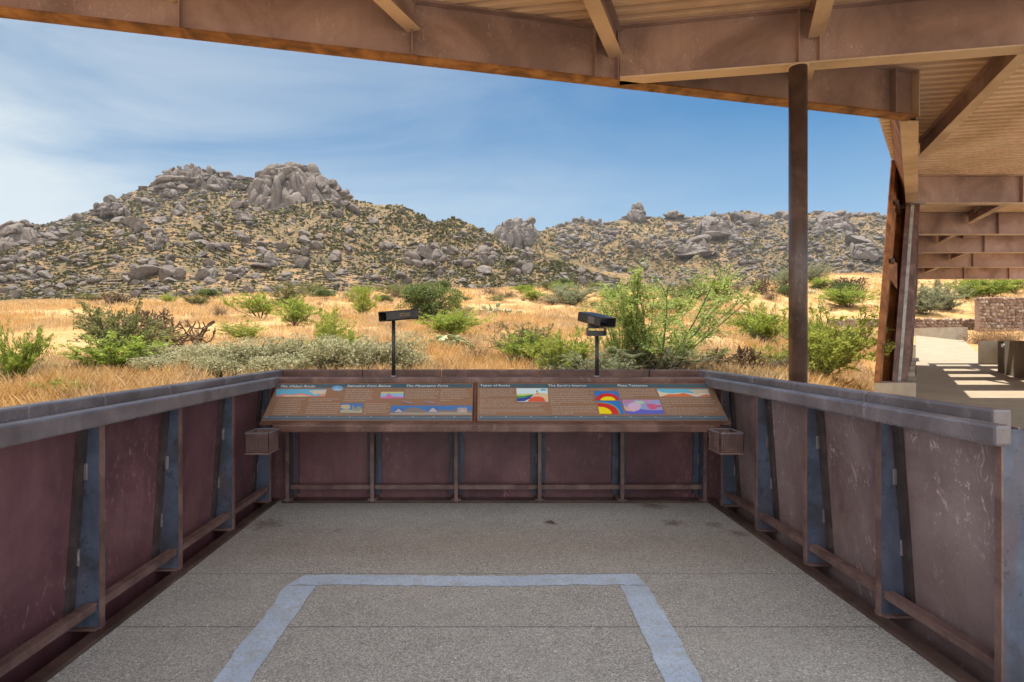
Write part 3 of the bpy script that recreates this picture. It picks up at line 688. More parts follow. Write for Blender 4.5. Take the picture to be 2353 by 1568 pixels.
# ------------------------------------------------------------------ sighting tubes
def tube_box(cx, axis, W, H, L, wall=.007):
    ax = Vector(axis).normalized(); y = Vector((0, 0, 1)).cross(ax).normalized(); z = ax.cross(y)
    Mx = Matrix((ax, y, z)).transposed().to_4x4(); c = Vector(cx); m = MB()
    rr = .012; n = 5
    def prof(w, h, r):
        pts = []
        for (sx, sy, a0) in ((1, 1, 0), (-1, 1, 90), (-1, -1, 180), (1, -1, 270)):
            for k in range(n):
                a = R(a0 + 90 * k / (n - 1)); pts.append((sx * (w / 2 - r) + r * math.cos(a), sy * (h / 2 - r) + r * math.sin(a)))
        return pts
    o = prof(W, H, rr); i = prof(W - 2 * wall, H - 2 * wall, rr - wall * .6); N = len(o)
    vs = []
    for xx in (-L / 2, L / 2):
        vs += [c + ax * xx + y * p + z * q for p, q in o]
        vs += [c + ax * xx + y * p + z * q for p, q in i]
    fs = []
    for k in range(N):
        j = (k + 1) % N
        fs += [(k, j, 2 * N + j, 2 * N + k), (N + k, 3 * N + k, 3 * N + j, N + j), (k, N + k, N + j, j), (2 * N + k, 2 * N + j, 3 * N + j, 3 * N + k)]
    m.add(vs, fs); return m, ax, y, z, c
tr = empty('sighting_tube', (-.70, 4.36, 1.02), 'black square sighting tube with rust underside and lettering, on the left slim pole', 'sighting tube', 'sighting tubes on poles over the shelf')
m = MB(); m.ring([(-.70, 4.36, 1.02), (-.70, 4.36, 1.462)], .0145, 14); m.build('pole', M['black'], tr, True)
m = MB(); m.ring([(-.70, 4.36, 1.02), (-.70, 4.36, 1.034)], .023, 14); m.build('pole_foot', M['rail'], tr, True)
m, ax, yy, zz, cc = tube_box((-.665, 4.39, 1.500), (math.cos(R(40)), math.sin(R(40)), math.tan(R(6))), .125, .078, .285)
tb = m.build('tube', M['black'], tr)
vs, fs = font_mesh('GRANITE-OLDER\nROCK CONTACT', .098, .027)
m = MB(); side = -yy; cface = cc + side * (.0625 + .001)
m.add([cface + ax * (a - .03) + zz * (b - .012) for a, b in vs], fs)
me = bpy.data.meshes.new('lettering'); o0 = world_loc(tr); me.from_pydata([tuple(Vector(p) - o0) for p in m.v], [], m.f)
lt = link_mesh('lettering', me, plain('tan_paint', (.42, .26, .10), .5), tb)
tr = empty('sighting_tube', (.868, 4.36, 1.02), 'black square sighting tube tipped upward with a slotted cradle, on the right slim pole', 'sighting tube', 'sighting tubes on poles over the shelf')
m = MB(); m.ring([(.868, 4.36, 1.02), (.868, 4.36, 1.345)], .0145, 14); m.build('pole', M['black'], tr, True)
m = MB(); m.ring([(.868, 4.36, 1.02), (.868, 4.36, 1.034)], .023, 14); m.build('pole_foot', M['rail'], tr, True)
m, *_ = tube_box((.863, 4.36, 1.371), (0, 1, 0), .148, .066, .055); cr = m.build('cradle', M['black'], tr)
m = MB(); m.box((.863, 4.382, 1.362), (.134, .006, .036)); m.build('cradle_back', M['black'], cr)
m = MB(); m.box((.845, 4.385, 1.415), (.085, .05, .035)); m.build('neck', M['black'], tr)
m, ax, yy, zz, cc = tube_box((.868, 4.38, 1.467), (-math.sin(R(25)), math.cos(R(25)), math.tan(R(11))), .150, .074, .29)
tb = m.build('tube', M['black'], tr)
m = MB(); f = cc + yy * .0755
m.add([f + ax * a + zz * b for a, b in ((-.075, -.024), (.01, -.024), (.01, .026), (-.075, .026))], [(0, 1, 2, 3)])
m.build('plaque', plain('dull_plaque', (.13, .11, .10), .5), tb)
# ================================================================== the steel pavilion
pav = empty('shade_pavilion', (3.77, 6.77, 0), 'rusty steel shade pavilion with a corrugated roof over the deck and walkway', 'pavilion')
def ibeam(name, p, q, hw, bf, tw=.014, tf=.02, parent=None, mats=None, stiff=(), top_over=None):
    """p,q: bottom centre of the section"""
    p = Vector(p); q = Vector(q); d = (q - p).normalized(); n = Vector((-d.y, d.x, 0)).normalized(); up = Vector((0, 0, 1))
    wm, fm = mats or (M['girder'], M['flange'])
    m = MB(); m.bar(p + up * (tf + hw / 2), q + up * (tf + hw / 2), tw, hw); web = m.build(name, wm, parent)
    m = MB(); m.bar(p + up * tf / 2, q + up * tf / 2, bf, tf, .003); m.build('bottom_flange', fm, web)
    m = MB(); m.bar(p + up * (tf * 1.5 + hw), q + up * (tf * 1.5 + hw), top_over or bf, tf, .003); m.build('top_flange', wm, web)
    L = (q - p).length
    for s in stiff:
        m = MB(); c = p + d * s + up * (tf + hw / 2)
        m.bar(c - n * (bf / 2 - .01), c + n * (bf / 2 - .01), .014, hw - .004); m.build('stiffener', wm, web)
    return web
def lineA(x): return 5.69 + .2407 * (x + 4.87)
def lineB(x): return 7.22 - .1784 * (x - 1.593)
UD = Vector((.607, .795, 0)); SL = .763
H_ = .64
dA = Vector((1, .2407, 0)).normalized()
def sA(x): return (x + 7.0) / dA.x
ibeam('girder', (-7.0, lineA(-7), 4.6), (6.36, lineA(6.36), 4.6), H_, .21, parent=pav, mats=(M['girder'], M['sunlit_rustflange']),
      stiff=[sA(x) for x in (-5.75, -3.26, -.86, 1.38, 1.68, 5.95)])
m = MB(); m.box((6.345, lineA(6.36) - .01, 4.6 + .34), (.014, .215, .68), 0, Matrix.Rotation(math.atan(.2407), 4, 'Z')); m.build('end_plate', M['flange'], pav)
dB = Vector((1, -.1784, 0)).normalized()
ibeam('girder', (1.72, lineB(1.72), 4.6), (12.5, lineB(12.5), 4.6), H_, .21, parent=pav, stiff=[(x - 1.72) / dB.x for x in (3.77, 4.0, 6.9)])
# round column
m = MB(); m.ring([(3.77, 6.80, -.4), (3.77, 6.80, 4.6)], .102, 32); pc_ = m.build('pipe_column', M['pipe'], pav, True)
m = MB(); m.ring([(3.77, 6.80, 4.585), (3.77, 6.80, 4.6)], .125, 32); m.build('column_cap', M['flange'], pc_, True)
# purlins
PB = 4.92
def purlin(c, y0, y1):
    ibeam('purlin', (c + .447 * y0, y0, PB), (c + .447 * y1, y1, PB), .30, .17, .012, .016, parent=pav)
def yA(c): return (5.69 + .2407 * (c + 4.87)) / (1 - .2407 * .447)
def yB(c): return (7.22 - .1784 * (c - 1.593)) / (1 + .1784 * .447)
for c in (-5.97, -3.78, -1.55): purlin(c, 1.75, yA(c) - .05)
for c in (.94, 3.64): purlin(c, 1.75, yB(c) - .05)
purlin(6.2, 1.75, yB(6.2) - .05)
purlin(.94, yB(.94) + .05, yA(.94) - .05)
purlin(3.64, yB(3.64) + .05, 11.25)
# edge beam along the walkway, leaning
def W3(o, Y, z): return Vector((SL * Y + o, Y, z))
m = MB(); m.prism([W3(-.245, 8.52, 4.6), W3(.04, 8.52, 4.6), W3(.04, 34, 4.6), W3(-.245, 34, 4.6)], (0, 0, .02)); eb = m.build('edge_beam', M['flange'], pav)
m = MB(); m.prism([W3(-.235, 8.52, 4.62), W3(-.235, 34, 4.62), W3(-.47, 34, 5.26), W3(-.47, 8.75, 5.26)], (.014, 0, 0)); m.build('fascia', M['rust'], eb)
m = MB(); m.prism([W3(.0, 8.52, 4.62), W3(.0, 34, 4.62), W3(-.10, 34, 5.26), W3(-.10, 8.75, 5.26)], (.014, 0, 0)); m.build('inner_web', M['girder'], eb)
# walkway cross beams
BY = [13.66, 17.6, 21.2, 25.4, 30.2]
for y in BY:
    ibeam('cross_beam', (SL * y - .05, y, 4.6), (SL * y + 7.2, y, 4.6), H_, .21, parent=pav, stiff=[2.55, 4.95])
for i, (a, b) in enumerate(zip(BY[:-1], BY[1:])):
    for o in ((1.4,) if i % 2 else (2.8,)):
        x0 = SL * a + o
        ibeam('purlin', (x0 + (.5 if i % 2 else 0), a + .1, PB), (x0 + .447 * (b - a) + (.5 if i % 2 else 0), b - .1, PB), .30, .17, .012, .016, parent=pav)
m = MB(); m.bar(W3(2.0, 13.8, 5.18), W3(2.0, 33, 5.18), .42, .10); m.build('ridge_beam', M['girder'], pav)
# corrugated roof sheets
def corrugated(name, poly, rdir, pitch, depth, z, mat, parent, ztop=None):
    r = Vector(rdir).normalized(); tt = Vector((-r.y, r.x))
    P2 = [(Vector(p).dot(r), Vector(p).dot(tt)) for p in poly]
    tmin = min(p[1] for p in P2); tmax = max(p[1] for p in P2)
    prof = [(0, 0), (.42, 0), (.48, 1), (.94, 1), (1.0, 0)]
    def clip(pts, val, keep_ge):
        out = []
        for i in range(len(pts)):
            a, b = pts[i], pts[(i + 1) % len(pts)]
            ia = (a[1] >= val) if keep_ge else (a[1] <= val); ib = (b[1] >= val) if keep_ge else (b[1] <= val)
            if ia: out.append(a)
            if ia != ib:
                k = (val - a[1]) / (b[1] - a[1]); out.append((a[0] + (b[0] - a[0]) * k, val))
        return out
    m = MB(); i0 = int(math.floor(tmin / pitch)); i1 = int(math.ceil(tmax / pitch))
    for i in range(i0, i1):
        for (u0, h0), (u1, h1) in zip(prof[:-1], prof[1:]):
            a, b = (i + u0) * pitch, (i + u1) * pitch
            q = clip(clip(P2, a, True), b, False)
            if len(q) < 3: continue
            vs = []
            for s, t in q:
                k = (t - a) / (b - a); xy = r * s + tt * t
                vs.append((xy.x, xy.y, z + depth * (h0 + (h1 - h0) * k)))
            m.add(vs, [tuple(range(len(vs)))])
    return m.build(name, mat, parent)
RB = (1, -.1784)
ZD = 5.285
corrugated('roof_deck', [(-6.9, 1.6), (11, 1.6), (11, 9.98), (6.0, 8.85), (-6.9, 5.75)], RB, .195, .14, ZD, M['deckroof'], pav)
corrugated('roof_deck', [(6.0, 8.85), (11, 9.98), (16.2, 13.72), (10.0, 13.72)], RB, .195, .14, ZD, M['deckroof'], pav)
for i, (a, b) in enumerate(zip(BY, BY[1:] + [34.0])):
    g = 2.0 if i else 2.1
    corrugated('roof_deck', [(SL * (a + g) - .48, a + g), (SL * (a + g) + 7, a + g), (SL * b + 7, b + .12), (SL * b - .48, b + .12)], (1, 0), .195, .14, ZD, M['deckroof'], pav)
    if i < 4:
        m = MB(); m.prism([W3(-.48, a, ZD + .0), W3(.05, a, ZD + .0), W3(.05, a + g, ZD + .0), W3(-.48, a + g, ZD + .0)], (0, 0, .05)); m.build('edge_plate', M['deckroof'], pav)
# leaning columns
def column(y):
    b = W3(-.37, y - .66, .36); t = W3(-.07, y - .06, 4.6)
    root = None
    m = MB(); up = (t - b).normalized()
    fx = Vector((1, 0, 0)); n = up.cross(fx).normalized()
    if n.y > 0: n = -n
    m.prism([b - fx * .18, b + fx * .18, t + fx * .165, t - fx * .165], -n * .02); c = m.build('leaning_column', M['rustdark'], pav)
    w = MB(); w.prism([b - fx * .007 - n * .02, b + fx * .007 - n * .02, t + fx * .007 - n * .02, t - fx * .007 - n * .02], -n * .32); w.build('web', M['rustdark'], c)
    f2 = MB(); f2.prism([b - fx * .18 - n * .34, b + fx * .20 - n * .34, t + fx * .19 - n * .34, t - fx * .165 - n * .34], -n * .02); f2.build('flange', M['rust'], c)
    g = MB(); g.prism([b - fx * .05 + n * .002, b + fx * .02 + n * .002, t + fx * .03 + n * .002 - up * .02, t - fx * .05 + n * .002 - up * .02], n * .002); g.build('bare_strip', M['greystrip'], c)
    bp = MB(); bp.box(b + Vector((0, .15, .01)), (.55, .6, .03)); bp.build('base_plate', M['pipe'], c)
    cp = MB(); cp.box(t + Vector((0, .1, -.012)), (.40, .5, .02)); cp.build('cap_plate', M['rail'], c)
for y in BY: column(y)
# corrugated screen outside the columns
sc = MB(); Y0, Y1 = 12.5, 31.0; L = (Y1 - Y0); n = int(L / .16)
pts = []
for i in range(n + 1):
    k = i % 4; d = (0, 0, .06, .06)[k]; pts.append((Y0 + L * i / n, d))
vs = []; fs = []
for (y, d) in pts:
    nx = Vector((.795, -.607, 0)) * d
    vs += [W3(-.88, y, .05) + nx, W3(-.48, y, 5.27) + nx]
for i in range(len(pts) - 1): fs.append((2 * i, 2 * i + 2, 2 * i + 3, 2 * i + 1))
sc.add(vs, fs); scr = sc.build('corrugated_screen', M['rust'], pav)
m = MB(); a = W3(-.93, Y0 - .02, .05); b = W3(-.53, Y0 - .02, 5.3); m.prism([a, a + Vector((.10, 0, 0)), b + Vector((.09, 0, 0)), b], (0, .03, 0)); m.build('end_strip', M['rust'], scr)
for z in (1.2, 3.1, 4.4):
    k = (z - .05) / 5.22; o = -.88 + .40 * k
    m = MB(); m.bar(W3(o + .12, Y0 + .1, z), W3(o + .12, Y1, z), .06, .09); m.build('girt', M['pipe'], scr)
m = MB(); m.prism([W3(-.66, 12.75, 3.10), W3(-.44, 13.05, 3.10), W3(-.44, 13.05, 2.5), W3(-.60, 12.85, 2.72)], (.012, .01, 0)); m.build('gusset', M['rust'], scr)

# ================================================================== walkway and concrete
def slab(name, poly, z, mat, thick=.12):
    m = MB(); m.prism([(x, y, z - thick) for x, y in poly], (0, 0, thick)); o = m.build(name, mat); return o
def wp(o, Y): return (SL * Y + o, Y)
wk = slab('walkway', [(1.95, -14), (18, -14), (22, 16), wp(5.6, 24), wp(4.2, 36.7), wp(0, 36.7), wp(0, 12), (2.1, 2.6)], -.006, M['walk']); tag(wk, kind='structure')
plz = slab('plaza', [(-7, -22), (18, -22), (18, -14.01), (1.94, -14.01), (1.94, -9.01), (-1.7, -9.01), (-7, -9.01)], -.004, M['walk']); tag(plz, kind='structure')
m = MB()
vs = []
for Y in (36.72, 42, 48, 56):
    z = .107 * (Y - 36.7) - .006
    vs += [(SL * Y, Y, z), (SL * Y + 4.6 - .03 * (Y - 36), Y, z)]
m.add(vs, [(2 * i, 2 * i + 1, 2 * i + 3, 2 * i + 2) for i in range(3)]); pth = m.build('path', M['walk']); tag(pth, kind='structure')

lw = empty('concrete_curb', W3(-.4, 13, 0), 'low tan concrete curb wall under the leaning columns', 'curb wall')
m = MB(); m.prism([W3(-.93, 12.45, -.4), W3(0, 12.45, -.4), W3(0, 14.9, -.4), W3(-.93, 14.9, -.4)], (0, 0, .775)); m.build('pedestal', M['concrete'], lw)
for y in BY[1:]:
    m = MB(); m.prism([W3(-.9, y - 1.2, -.4), W3(-.03, y - 1.2, -.4), W3(-.03, y + .6, -.4), W3(-.9, y + .6, -.4)], (0, 0, .79)); m.build('pedestal', M['concrete'], lw)
m = MB(); m.prism([W3(-.8, 14.92, -.4), W3(-.08, 14.92, -.4), W3(-.08, 35.5, -.4), W3(-.8, 35.5, -.4)], (0, 0, .6)); m.build('wall', M['concrete'], lw)
m = MB(); m.prism([W3(-.42, 36.0, -.3), W3(-.02, 36.0, -.3), W3(-.02, 38.4, -.3), W3(-.42, 38.4, -.3)], (0, 0, 1.35)); 
o = m.build('concrete_pier', M['concrete']); tag(o, 'small concrete pier at the far end of the curb wall by the sunlit path', 'concrete pier')

rw = empty('concrete_wall', W3(3.6, 22, 0), 'weathered grey concrete wall with a recess along the right of the shaded walkway', 'concrete wall')
m = MB(); m.prism([W3(3.55, 20.6, -.2), W3(4.3, 13.0, -.2), W3(4.7, 13.0, -.2), W3(4.1, 20.6, -.2)], (0, 0, 1.5)); m.build('wall', M['greywall'], rw)
m = MB(); m.prism([W3(3.55, 20.62, -.2), W3(3.45, 23.9, -.2), W3(4.0, 23.9, -.2), W3(4.1, 20.62, -.2)], (0, 0, 1.512)); m.build('wall', M['greywall'], rw)
m = MB(); m.prism([W3(4.5, 23.92, -.2), W3(4.7, 32.0, -.2), W3(5.0, 32.0, -.2), W3(4.9, 23.92, -.2)], (0, 0, 1.505)); m.build('recess_wall', M['greywall'], rw)
m = MB(); m.prism([W3(3.5, 31.6, -.2), W3(4.7, 31.2, -.2), W3(4.7, 31.5, -.2), W3(3.5, 31.9, -.2)], (0, 0, 1.505)); m.build('pier', M['concrete'], rw)
m = MB(); m.ring([W3(3.42, 22.4, 1.12), W3(3.50, 22.4, 1.12)], .07, 14); m.build('knob', plain('bright_steel', (.6, .6, .6), .25), rw)

blk = empty('concrete_block_wall', (42, 50, 1.3), 'pale concrete retaining wall ending in a square block beside the sunlit path', 'retaining wall')
m = MB(); m.prism([(41.6, 50, .9), (42.9, 50.2, .9), (42.9, 51.6, .9), (41.5, 55.4, .9), (40.9, 55.4, .9)], (0, 0, 1.63)); m.build('end_block', M['concrete'], blk)
m = MB(); m.prism([(39.6, 55.42, .9), (44.3, 55.42, .9), (44.3, 55.8, .9), (39.6, 55.8, .9)], (0, 0, 1.66)); m.build('wall', M['concrete'], blk)

# gabion walls: stones heaped in wire cages
def rock_pts(seed, sub=1):
    bm = bmesh.new(); bmesh.ops.create_icosphere(bm, subdivisions=sub, radius=1.0)
    V = np.array([v.co[:] for v in bm.verts]); Fc = np.array([[v.index for v in f.verts] for f in bm.faces]); bm.free()
    rs = np.random.RandomState(seed)
    for _ in range(9):
        nn = rs.randn(3); nn /= np.linalg.norm(nn); d = rs.uniform(.5, .85)
        e = np.maximum(V @ nn - d, 0); V = V - e[:, None] * nn * .92
    V = V * rs.uniform(.75, 1.25, 3)
    V += .06 * rs.randn(*V.shape) * (1 if sub < 2 else .35)
    return V, Fc
def gabion(label, p, q, z0, z1, zend=None):
    p = Vector(p); q = Vector(q); L = (q - p).length; d = (q - p).normalized(); n = Vector((d.y, -d.x, 0))
    root = empty('gabion_wall', ((p + q) / 2 + Vector((0, 0, z0)))[:], label, 'gabion wall', 'gabion walls of caged stone')
    m = MB(); m.prism([p + Vector((0, 0, z0 - .6)), q + Vector((0, 0, z0 - .6)), q - n * .8 + Vector((0, 0, z0 - .6)), p - n * .8 + Vector((0, 0, z0 - .6))], (0, 0, z1 - z0 + .55)); m.build('core', M['gabion'], root)
    rs = np.random.RandomState(int(L * 10)); Vs = []; Fs = []; base = 0
    s = .33
    var = [rock_pts(40 + k, 1) for k in range(6)]
    z = z0 - .3
    o0 = np.array(root.location)
    while z < z1:
        a = rs.uniform(-.1, .1)
        while a < L:
            V, Fc = var[rs.randint(6)]; w = s * rs.uniform(.75, 1.5)
            c = np.array(p + d * a + n * rs.uniform(-.02, .06)); c[2] = z + s * .5 + rs.uniform(-.04, .04)
            if abs((a % 2.0)) > .06:
                Vs.append(V * np.array([w * .62, w * .62, s * .62 * rs.uniform(.7, 1.1)]) + c - o0); Fs.append(Fc + base); base += len(V)
            a += w * 1.0
        z += s * .95
    for a in np.arange(0, L, .36):
        for b in (.1, .35, .6):
            V, Fc = var[rs.randint(6)]; c = np.array(p + d * float(a) - n * b); c[2] = z1 - .04
            Vs.append(V * .19 + c - o0); Fs.append(Fc + base); base += len(V)
    np_mesh('stones', np.vstack(Vs), np.vstack(Fs), M['gabion'], root)
    m = MB()
    k = 0.0
    while k <= L:
        c = p + d * k + n * .13; m.bar(c + Vector((0, 0, z0 - .4)), c + Vector((0, 0, z1 + .02)), .025, .025, up=Vector((1, 0, 0))); k += 2.0
    m.bar(p + n * .13 + Vector((0, 0, z1 + .02)), q + n * .13 + Vector((0, 0, z1 + .02)), .02, .02)
    m.build('wire_cage', M['edge'], root)
gabion('long low gabion wall of rust-coloured stone across the slope behind the leaning column', (36.8, 60, 0), (52.6, 60, 0), 2.75, 3.42)
gabion('tall gabion wall of stacked caged stone at the right above the ramp', (50.4, 57.4, 0), (58.5, 57, 0), 2.9, 5.62)
# ================================================================== land
CREST = np.array([(-3000, 705), (0, 700), (500, 684), (900, 669), (1200, 668), (1500, 672), (1700, 655), (1850, 634), (2040, 629), (2353, 640), (5000, 655)], float)
def terrain(X, Y):
    X = np.asarray(X, float); Y = np.asarray(Y, float)
    Ys = np.maximum(Y, 14.0); px = VX + F * X / Ys
    yc = np.interp(px, CREST[:, 0], CREST[:, 1])
    C = EYE + (VY - yc) * 85 / F
    w = sstep(1560, 1930, px)
    zc = np.interp(Y, [-60, 0, 4, 7, 12, 20, 40, 60], [-.35, -.35, -.3, -.05, .45, 1.15, 3.15, 5.3])
    k = sstep(0, 1, (Y - 60) / 25.0)
    zc = zc * (1 - k) + C * k
    zc = zc + np.clip((Y - 85) / 300, 0, 1.5) * 2.0
    Cr = EYE + (VY - yc) * 108 / F
    zr = np.interp(Y, [-60, 0, 4, 7, 12, 20, 37, 55, 60, 66], [-.35, -.35, -.3, -.25, .1, .25, .85, 2.3, 2.75, 3.4])
    kr = np.clip((Y - 64) / 44.0, 0, 1); kr = kr * (1.0 + .15 * (1 - kr))
    zr = zr * (1 - kr) + Cr * kr
    zr = zr + np.clip((Y - 110) / 300, 0, 1.5) * 2.0
    z = zc * (1 - w) + zr * w
    far = sstep(4, 14, Y)
    z = z + far * (1.1 * sstep(30, 60, Y) * fbm(X * .035 + 7, Y * .03, 3) + .42 * fbm(X * .09, Y * .09, 4) + .22 * fbm(X * .5, Y * .5, 3))
    # walkway, path and deck sit in cuttings of their own
    o = X - SL * Y
    zp = np.where(Y < 36.7, 0.0, .107 * (Y - 36.7)) - .12
    m = sstep(-2.6, -.9, o) * (1 - sstep(6.5, 11, o)) * sstep(1, 3, Y) * (1 - sstep(54.8, 57.5, Y))
    z = z * (1 - m) + np.minimum(z, zp) * m
    m2 = (1 - sstep(2.2, 4.2, np.abs(X))) * (1 - sstep(4.9, 7, Y))
    z = z * (1 - m2) + np.minimum(z, -.3) * m2
    return z
def gz(x, y): return float(terrain(np.array([x]), np.array([y]))[0])
def on_ground(px, py):
    """where the sight line of that bearing and height angle meets the land"""
    Y = np.concatenate([np.arange(5.2, 60, .04), np.arange(60, 135, .15)]); X = (px - VX) / F * Y
    z = terrain(X, Y); yi = VY - (z - EYE) * F / Y
    ok = np.nonzero(yi <= py)[0]
    i = ok[0] if len(ok) else len(Y) - 1
    return Vector((X[i], Y[i], z[i]))
def spaced(lo, hi, n, k):
    t = np.linspace(-1, 1, n); return (lo + hi) / 2 + (hi - lo) / 2 * np.sinh(k * t) / np.sinh(k)
xs = np.concatenate([spaced(-1, 1, 331, 4.2) * 1290 + 6])
ys = 20 + spaced(-1, 1, 331, 4.2) * 1290
XX, YY = np.meshgrid(xs, ys)
ZZ = terrain(XX, YY)
ZZ = np.where(YY > 260, ZZ - (YY - 260) * .02, ZZ)
V = np.stack([XX, YY, ZZ], -1).reshape(-1, 3)
ny, nx = XX.shape
ii = (np.arange(ny - 1)[:, None] * nx + np.arange(nx - 1)[None]).ravel()
gr = np_mesh('ground', V, np.stack([ii, ii + 1, ii + nx + 1, ii + nx], -1), M['ground'], None, True); tag(gr, kind='structure')

# pale foot trail worn through the grass
tl = []
for px, py, w in ((1655, 708, .5), (1690, 714, .8), (1715, 720, 1.0), (1748, 727, 1.1), (1775, 734, .9), (1800, 741, .6)):
    c = on_ground(px, py); tl += [(c.x - w * .9, c.y, c.z), (c.x + w * .9, c.y + .3, c.z)]
vv = [(x, y, gz(x, y) + .05) for x, y, z in tl]
m = MB(); m.add(vv, [(2 * i, 2 * i + 1, 2 * i + 3, 2 * i + 2) for i in range(5)]); o = m.build('trail', M['trail']); tag(o, kind='structure')

# ------------------------------------------------------------------ hills
class Hill:
    def __init__(s, sky, yr, y0, foot, amp, name, mat, back=260, shape=.62):
        s.sky = np.array(sky, float); s.yr = np.array(yr, float); s.y0 = y0; s.foot = np.array(foot, float); s.amp = amp; s.shape = shape
        pxs = np.linspace(s.sky[0, 0], s.sky[-1, 0], 420); ts = np.concatenate([np.linspace(0, 1, 130), 1 + np.linspace(.02, 1, 14)])
        P, T = np.meshgrid(pxs, ts)
        V = s.pts(P, T).reshape(-1, 3); ny, nx = P.shape
        ii = (np.arange(ny - 1)[:, None] * nx + np.arange(nx - 1)[None]).ravel()
        o = np_mesh(name, V, np.stack([ii, ii + 1, ii + nx + 1, ii + nx], -1), mat, None, True); tag(o, kind='structure')
    def pts(s, P, T):
        P = np.asarray(P, float); T = np.asarray(T, float)
        yr = np.interp(P, s.yr[:, 0], s.yr[:, 1]); ysk = np.interp(P, s.sky[:, 0], s.sky[:, 1]); yf = np.interp(P, s.foot[:, 0], s.foot[:, 1])
        tc = np.minimum(T, 1.0)
        Y = s.y0 + (yr - s.y0) * T
        zr = EYE + (VY - ysk) * yr / F; z0 = EYE + (VY - yf) * s.y0 / F
        e = s.shape * tc + (1 - s.shape) * tc ** 1.9
        z = z0 + (zr - z0) * e
        X = (P - VX) / F * Y
        bell = np.clip(tc * (1 - tc) * 4, 0, 1)
        n1 = fbm(X * .012 + 3, Y * .006, 5); n2 = fbm(X * .05, Y * .05, 4)
        z = z + s.amp * (1.7 * bell * n1 + .30 * (.25 + bell) * n2 * np.where(T > .97, .5, 1))
        z = z - np.maximum(T - 1, 0) * (yr - s.y0) * .45
        return np.stack([X, Y, z], -1)
    def pick(s, px, py):
        if not hasattr(s, 'col'):
            s.cpx = np.arange(s.sky[0, 0], s.sky[-1, 0], 2.0); s.ct = np.linspace(.02, 1.0, 150); P, T = np.meshgrid(s.cpx, s.ct, indexing='ij')
            s.col = s.pts(P, T); s.cyi = VY - (s.col[..., 2] - EYE) * F / s.col[..., 1]
        k = min(max(int(round((px - s.cpx[0]) / 2.0)), 0), len(s.cpx) - 1)
        ok = np.nonzero(s.cyi[k] <= py)[0]
        if not len(ok): return None
        v = s.col[k, ok[0]].copy(); v[0] = (px - VX) / F * v[1]
        return v
    def skyline(s, px): return float(np.interp(px, s.sky[:, 0], s.sky[:, 1]))
SKY1 = [(-1300, 650), (-700, 600), (-300, 560), (-100, 535), (0, 524), (45, 516), (100, 517), (180, 494), (240, 472), (300, 442), (345, 428), (390, 404), (430, 398), (500, 406), (530, 412), (570, 414), (600, 420), (640, 424), (700, 422), (745, 424), (800, 455), (860, 471), (915, 471), (960, 492), (995, 517), (1040, 509), (1100, 531), (1130, 548), (1200, 584), (1300, 620), (1400, 653), (1480, 674), (1560, 690)]
hill1 = Hill(SKY1, [(-1300, 430), (0, 400), (300, 500), (660, 540), (900, 470), (1040, 380), (1200, 330), (1400, 260), (1560, 220)], 150, [(-1300, 722), (0, 712), (600, 692), (1000, 684), (1560, 694)], 17, 'hill', M['hill'])
SKY2 = [(700, 640), (960, 590), (1060, 562), (1110, 545), (1150, 528), (1240, 533), (1290, 517), (1335, 505), (1380, 514), (1440, 503), (1490, 500), (1560, 501), (1620, 497), (1680, 489), (1720, 484), (1760, 494), (1800, 499), (1830, 497), (1880, 486), (1930, 492), (2000, 491), (2040, 502), (2120, 512), (2300, 520), (2700, 560), (3200, 620)]
hill2 = Hill(SKY2, [(700, 760), (1100, 760), (1500, 860), (3200, 900)], 400, [(700, 690), (1300, 690), (1600, 676), (1900, 668), (3200, 680)], 26, 'far_hill', M['hillfar'])

# ------------------------------------------------------------------ boulders
def boulder_np(seed, sub=3, planes=11, lo=.42, hi=.82, rough=.045):
    bm = bmesh.new(); bmesh.ops.create_icosphere(bm, subdivisions=sub, radius=1.0)
    V = np.array([v.co[:] for v in bm.verts]); Fc = np.array([[v.index for v in f.verts] for f in bm.faces]); bm.free()
    rs = np.random.RandomState(seed)
    N0 = V.copy()
    for _ in range(planes):
        nn = rs.randn(3); nn /= np.linalg.norm(nn); d = rs.uniform(lo, hi)
        e = np.maximum(V @ nn - d, 0); V = V - e[:, None] * nn * .96
    a, b = rs.rand(2) * 50
    nz = fbm(V[:, 0] * 1.7 + a, V[:, 1] * 1.7 + V[:, 2] * 1.3 + b, 4)
    V = V + N0 * (nz * rough * 3)[:, None]
    return V, Fc
BV = [boulder_np(100 + k) for k in range(9)]
def mesh_of(name, V, Fc, mat):
    me = bpy.data.meshes.new(name); me.from_pydata(V.tolist(), [], Fc.tolist()); me.materials.append(mat)
    me.update(); return me
BME = [mesh_of('boulder', V, Fc, M['granite']) for V, Fc in BV]
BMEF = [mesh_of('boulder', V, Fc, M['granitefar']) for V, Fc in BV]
rs = np.random.RandomState(11)
def put_boulder(c, w, h, far=False, label=None, group=None, seed=None, tilt=.25, dep=None):
    k = rs.randint(9) if seed is None else seed
    o = bpy.data.objects.new('boulder', (BMEF if far else BME)[k]); COL.objects.link(o)
    o.location = (c[0], c[1], c[2] + h * .17); o.scale = (w / 1.7, (dep or w) / 1.7, h / 1.55)
    o.rotation_euler = (rs.uniform(-tilt, tilt), rs.uniform(-tilt, tilt), rs.uniform(-.5, .5))
    return tag(o, label, 'boulder', group)
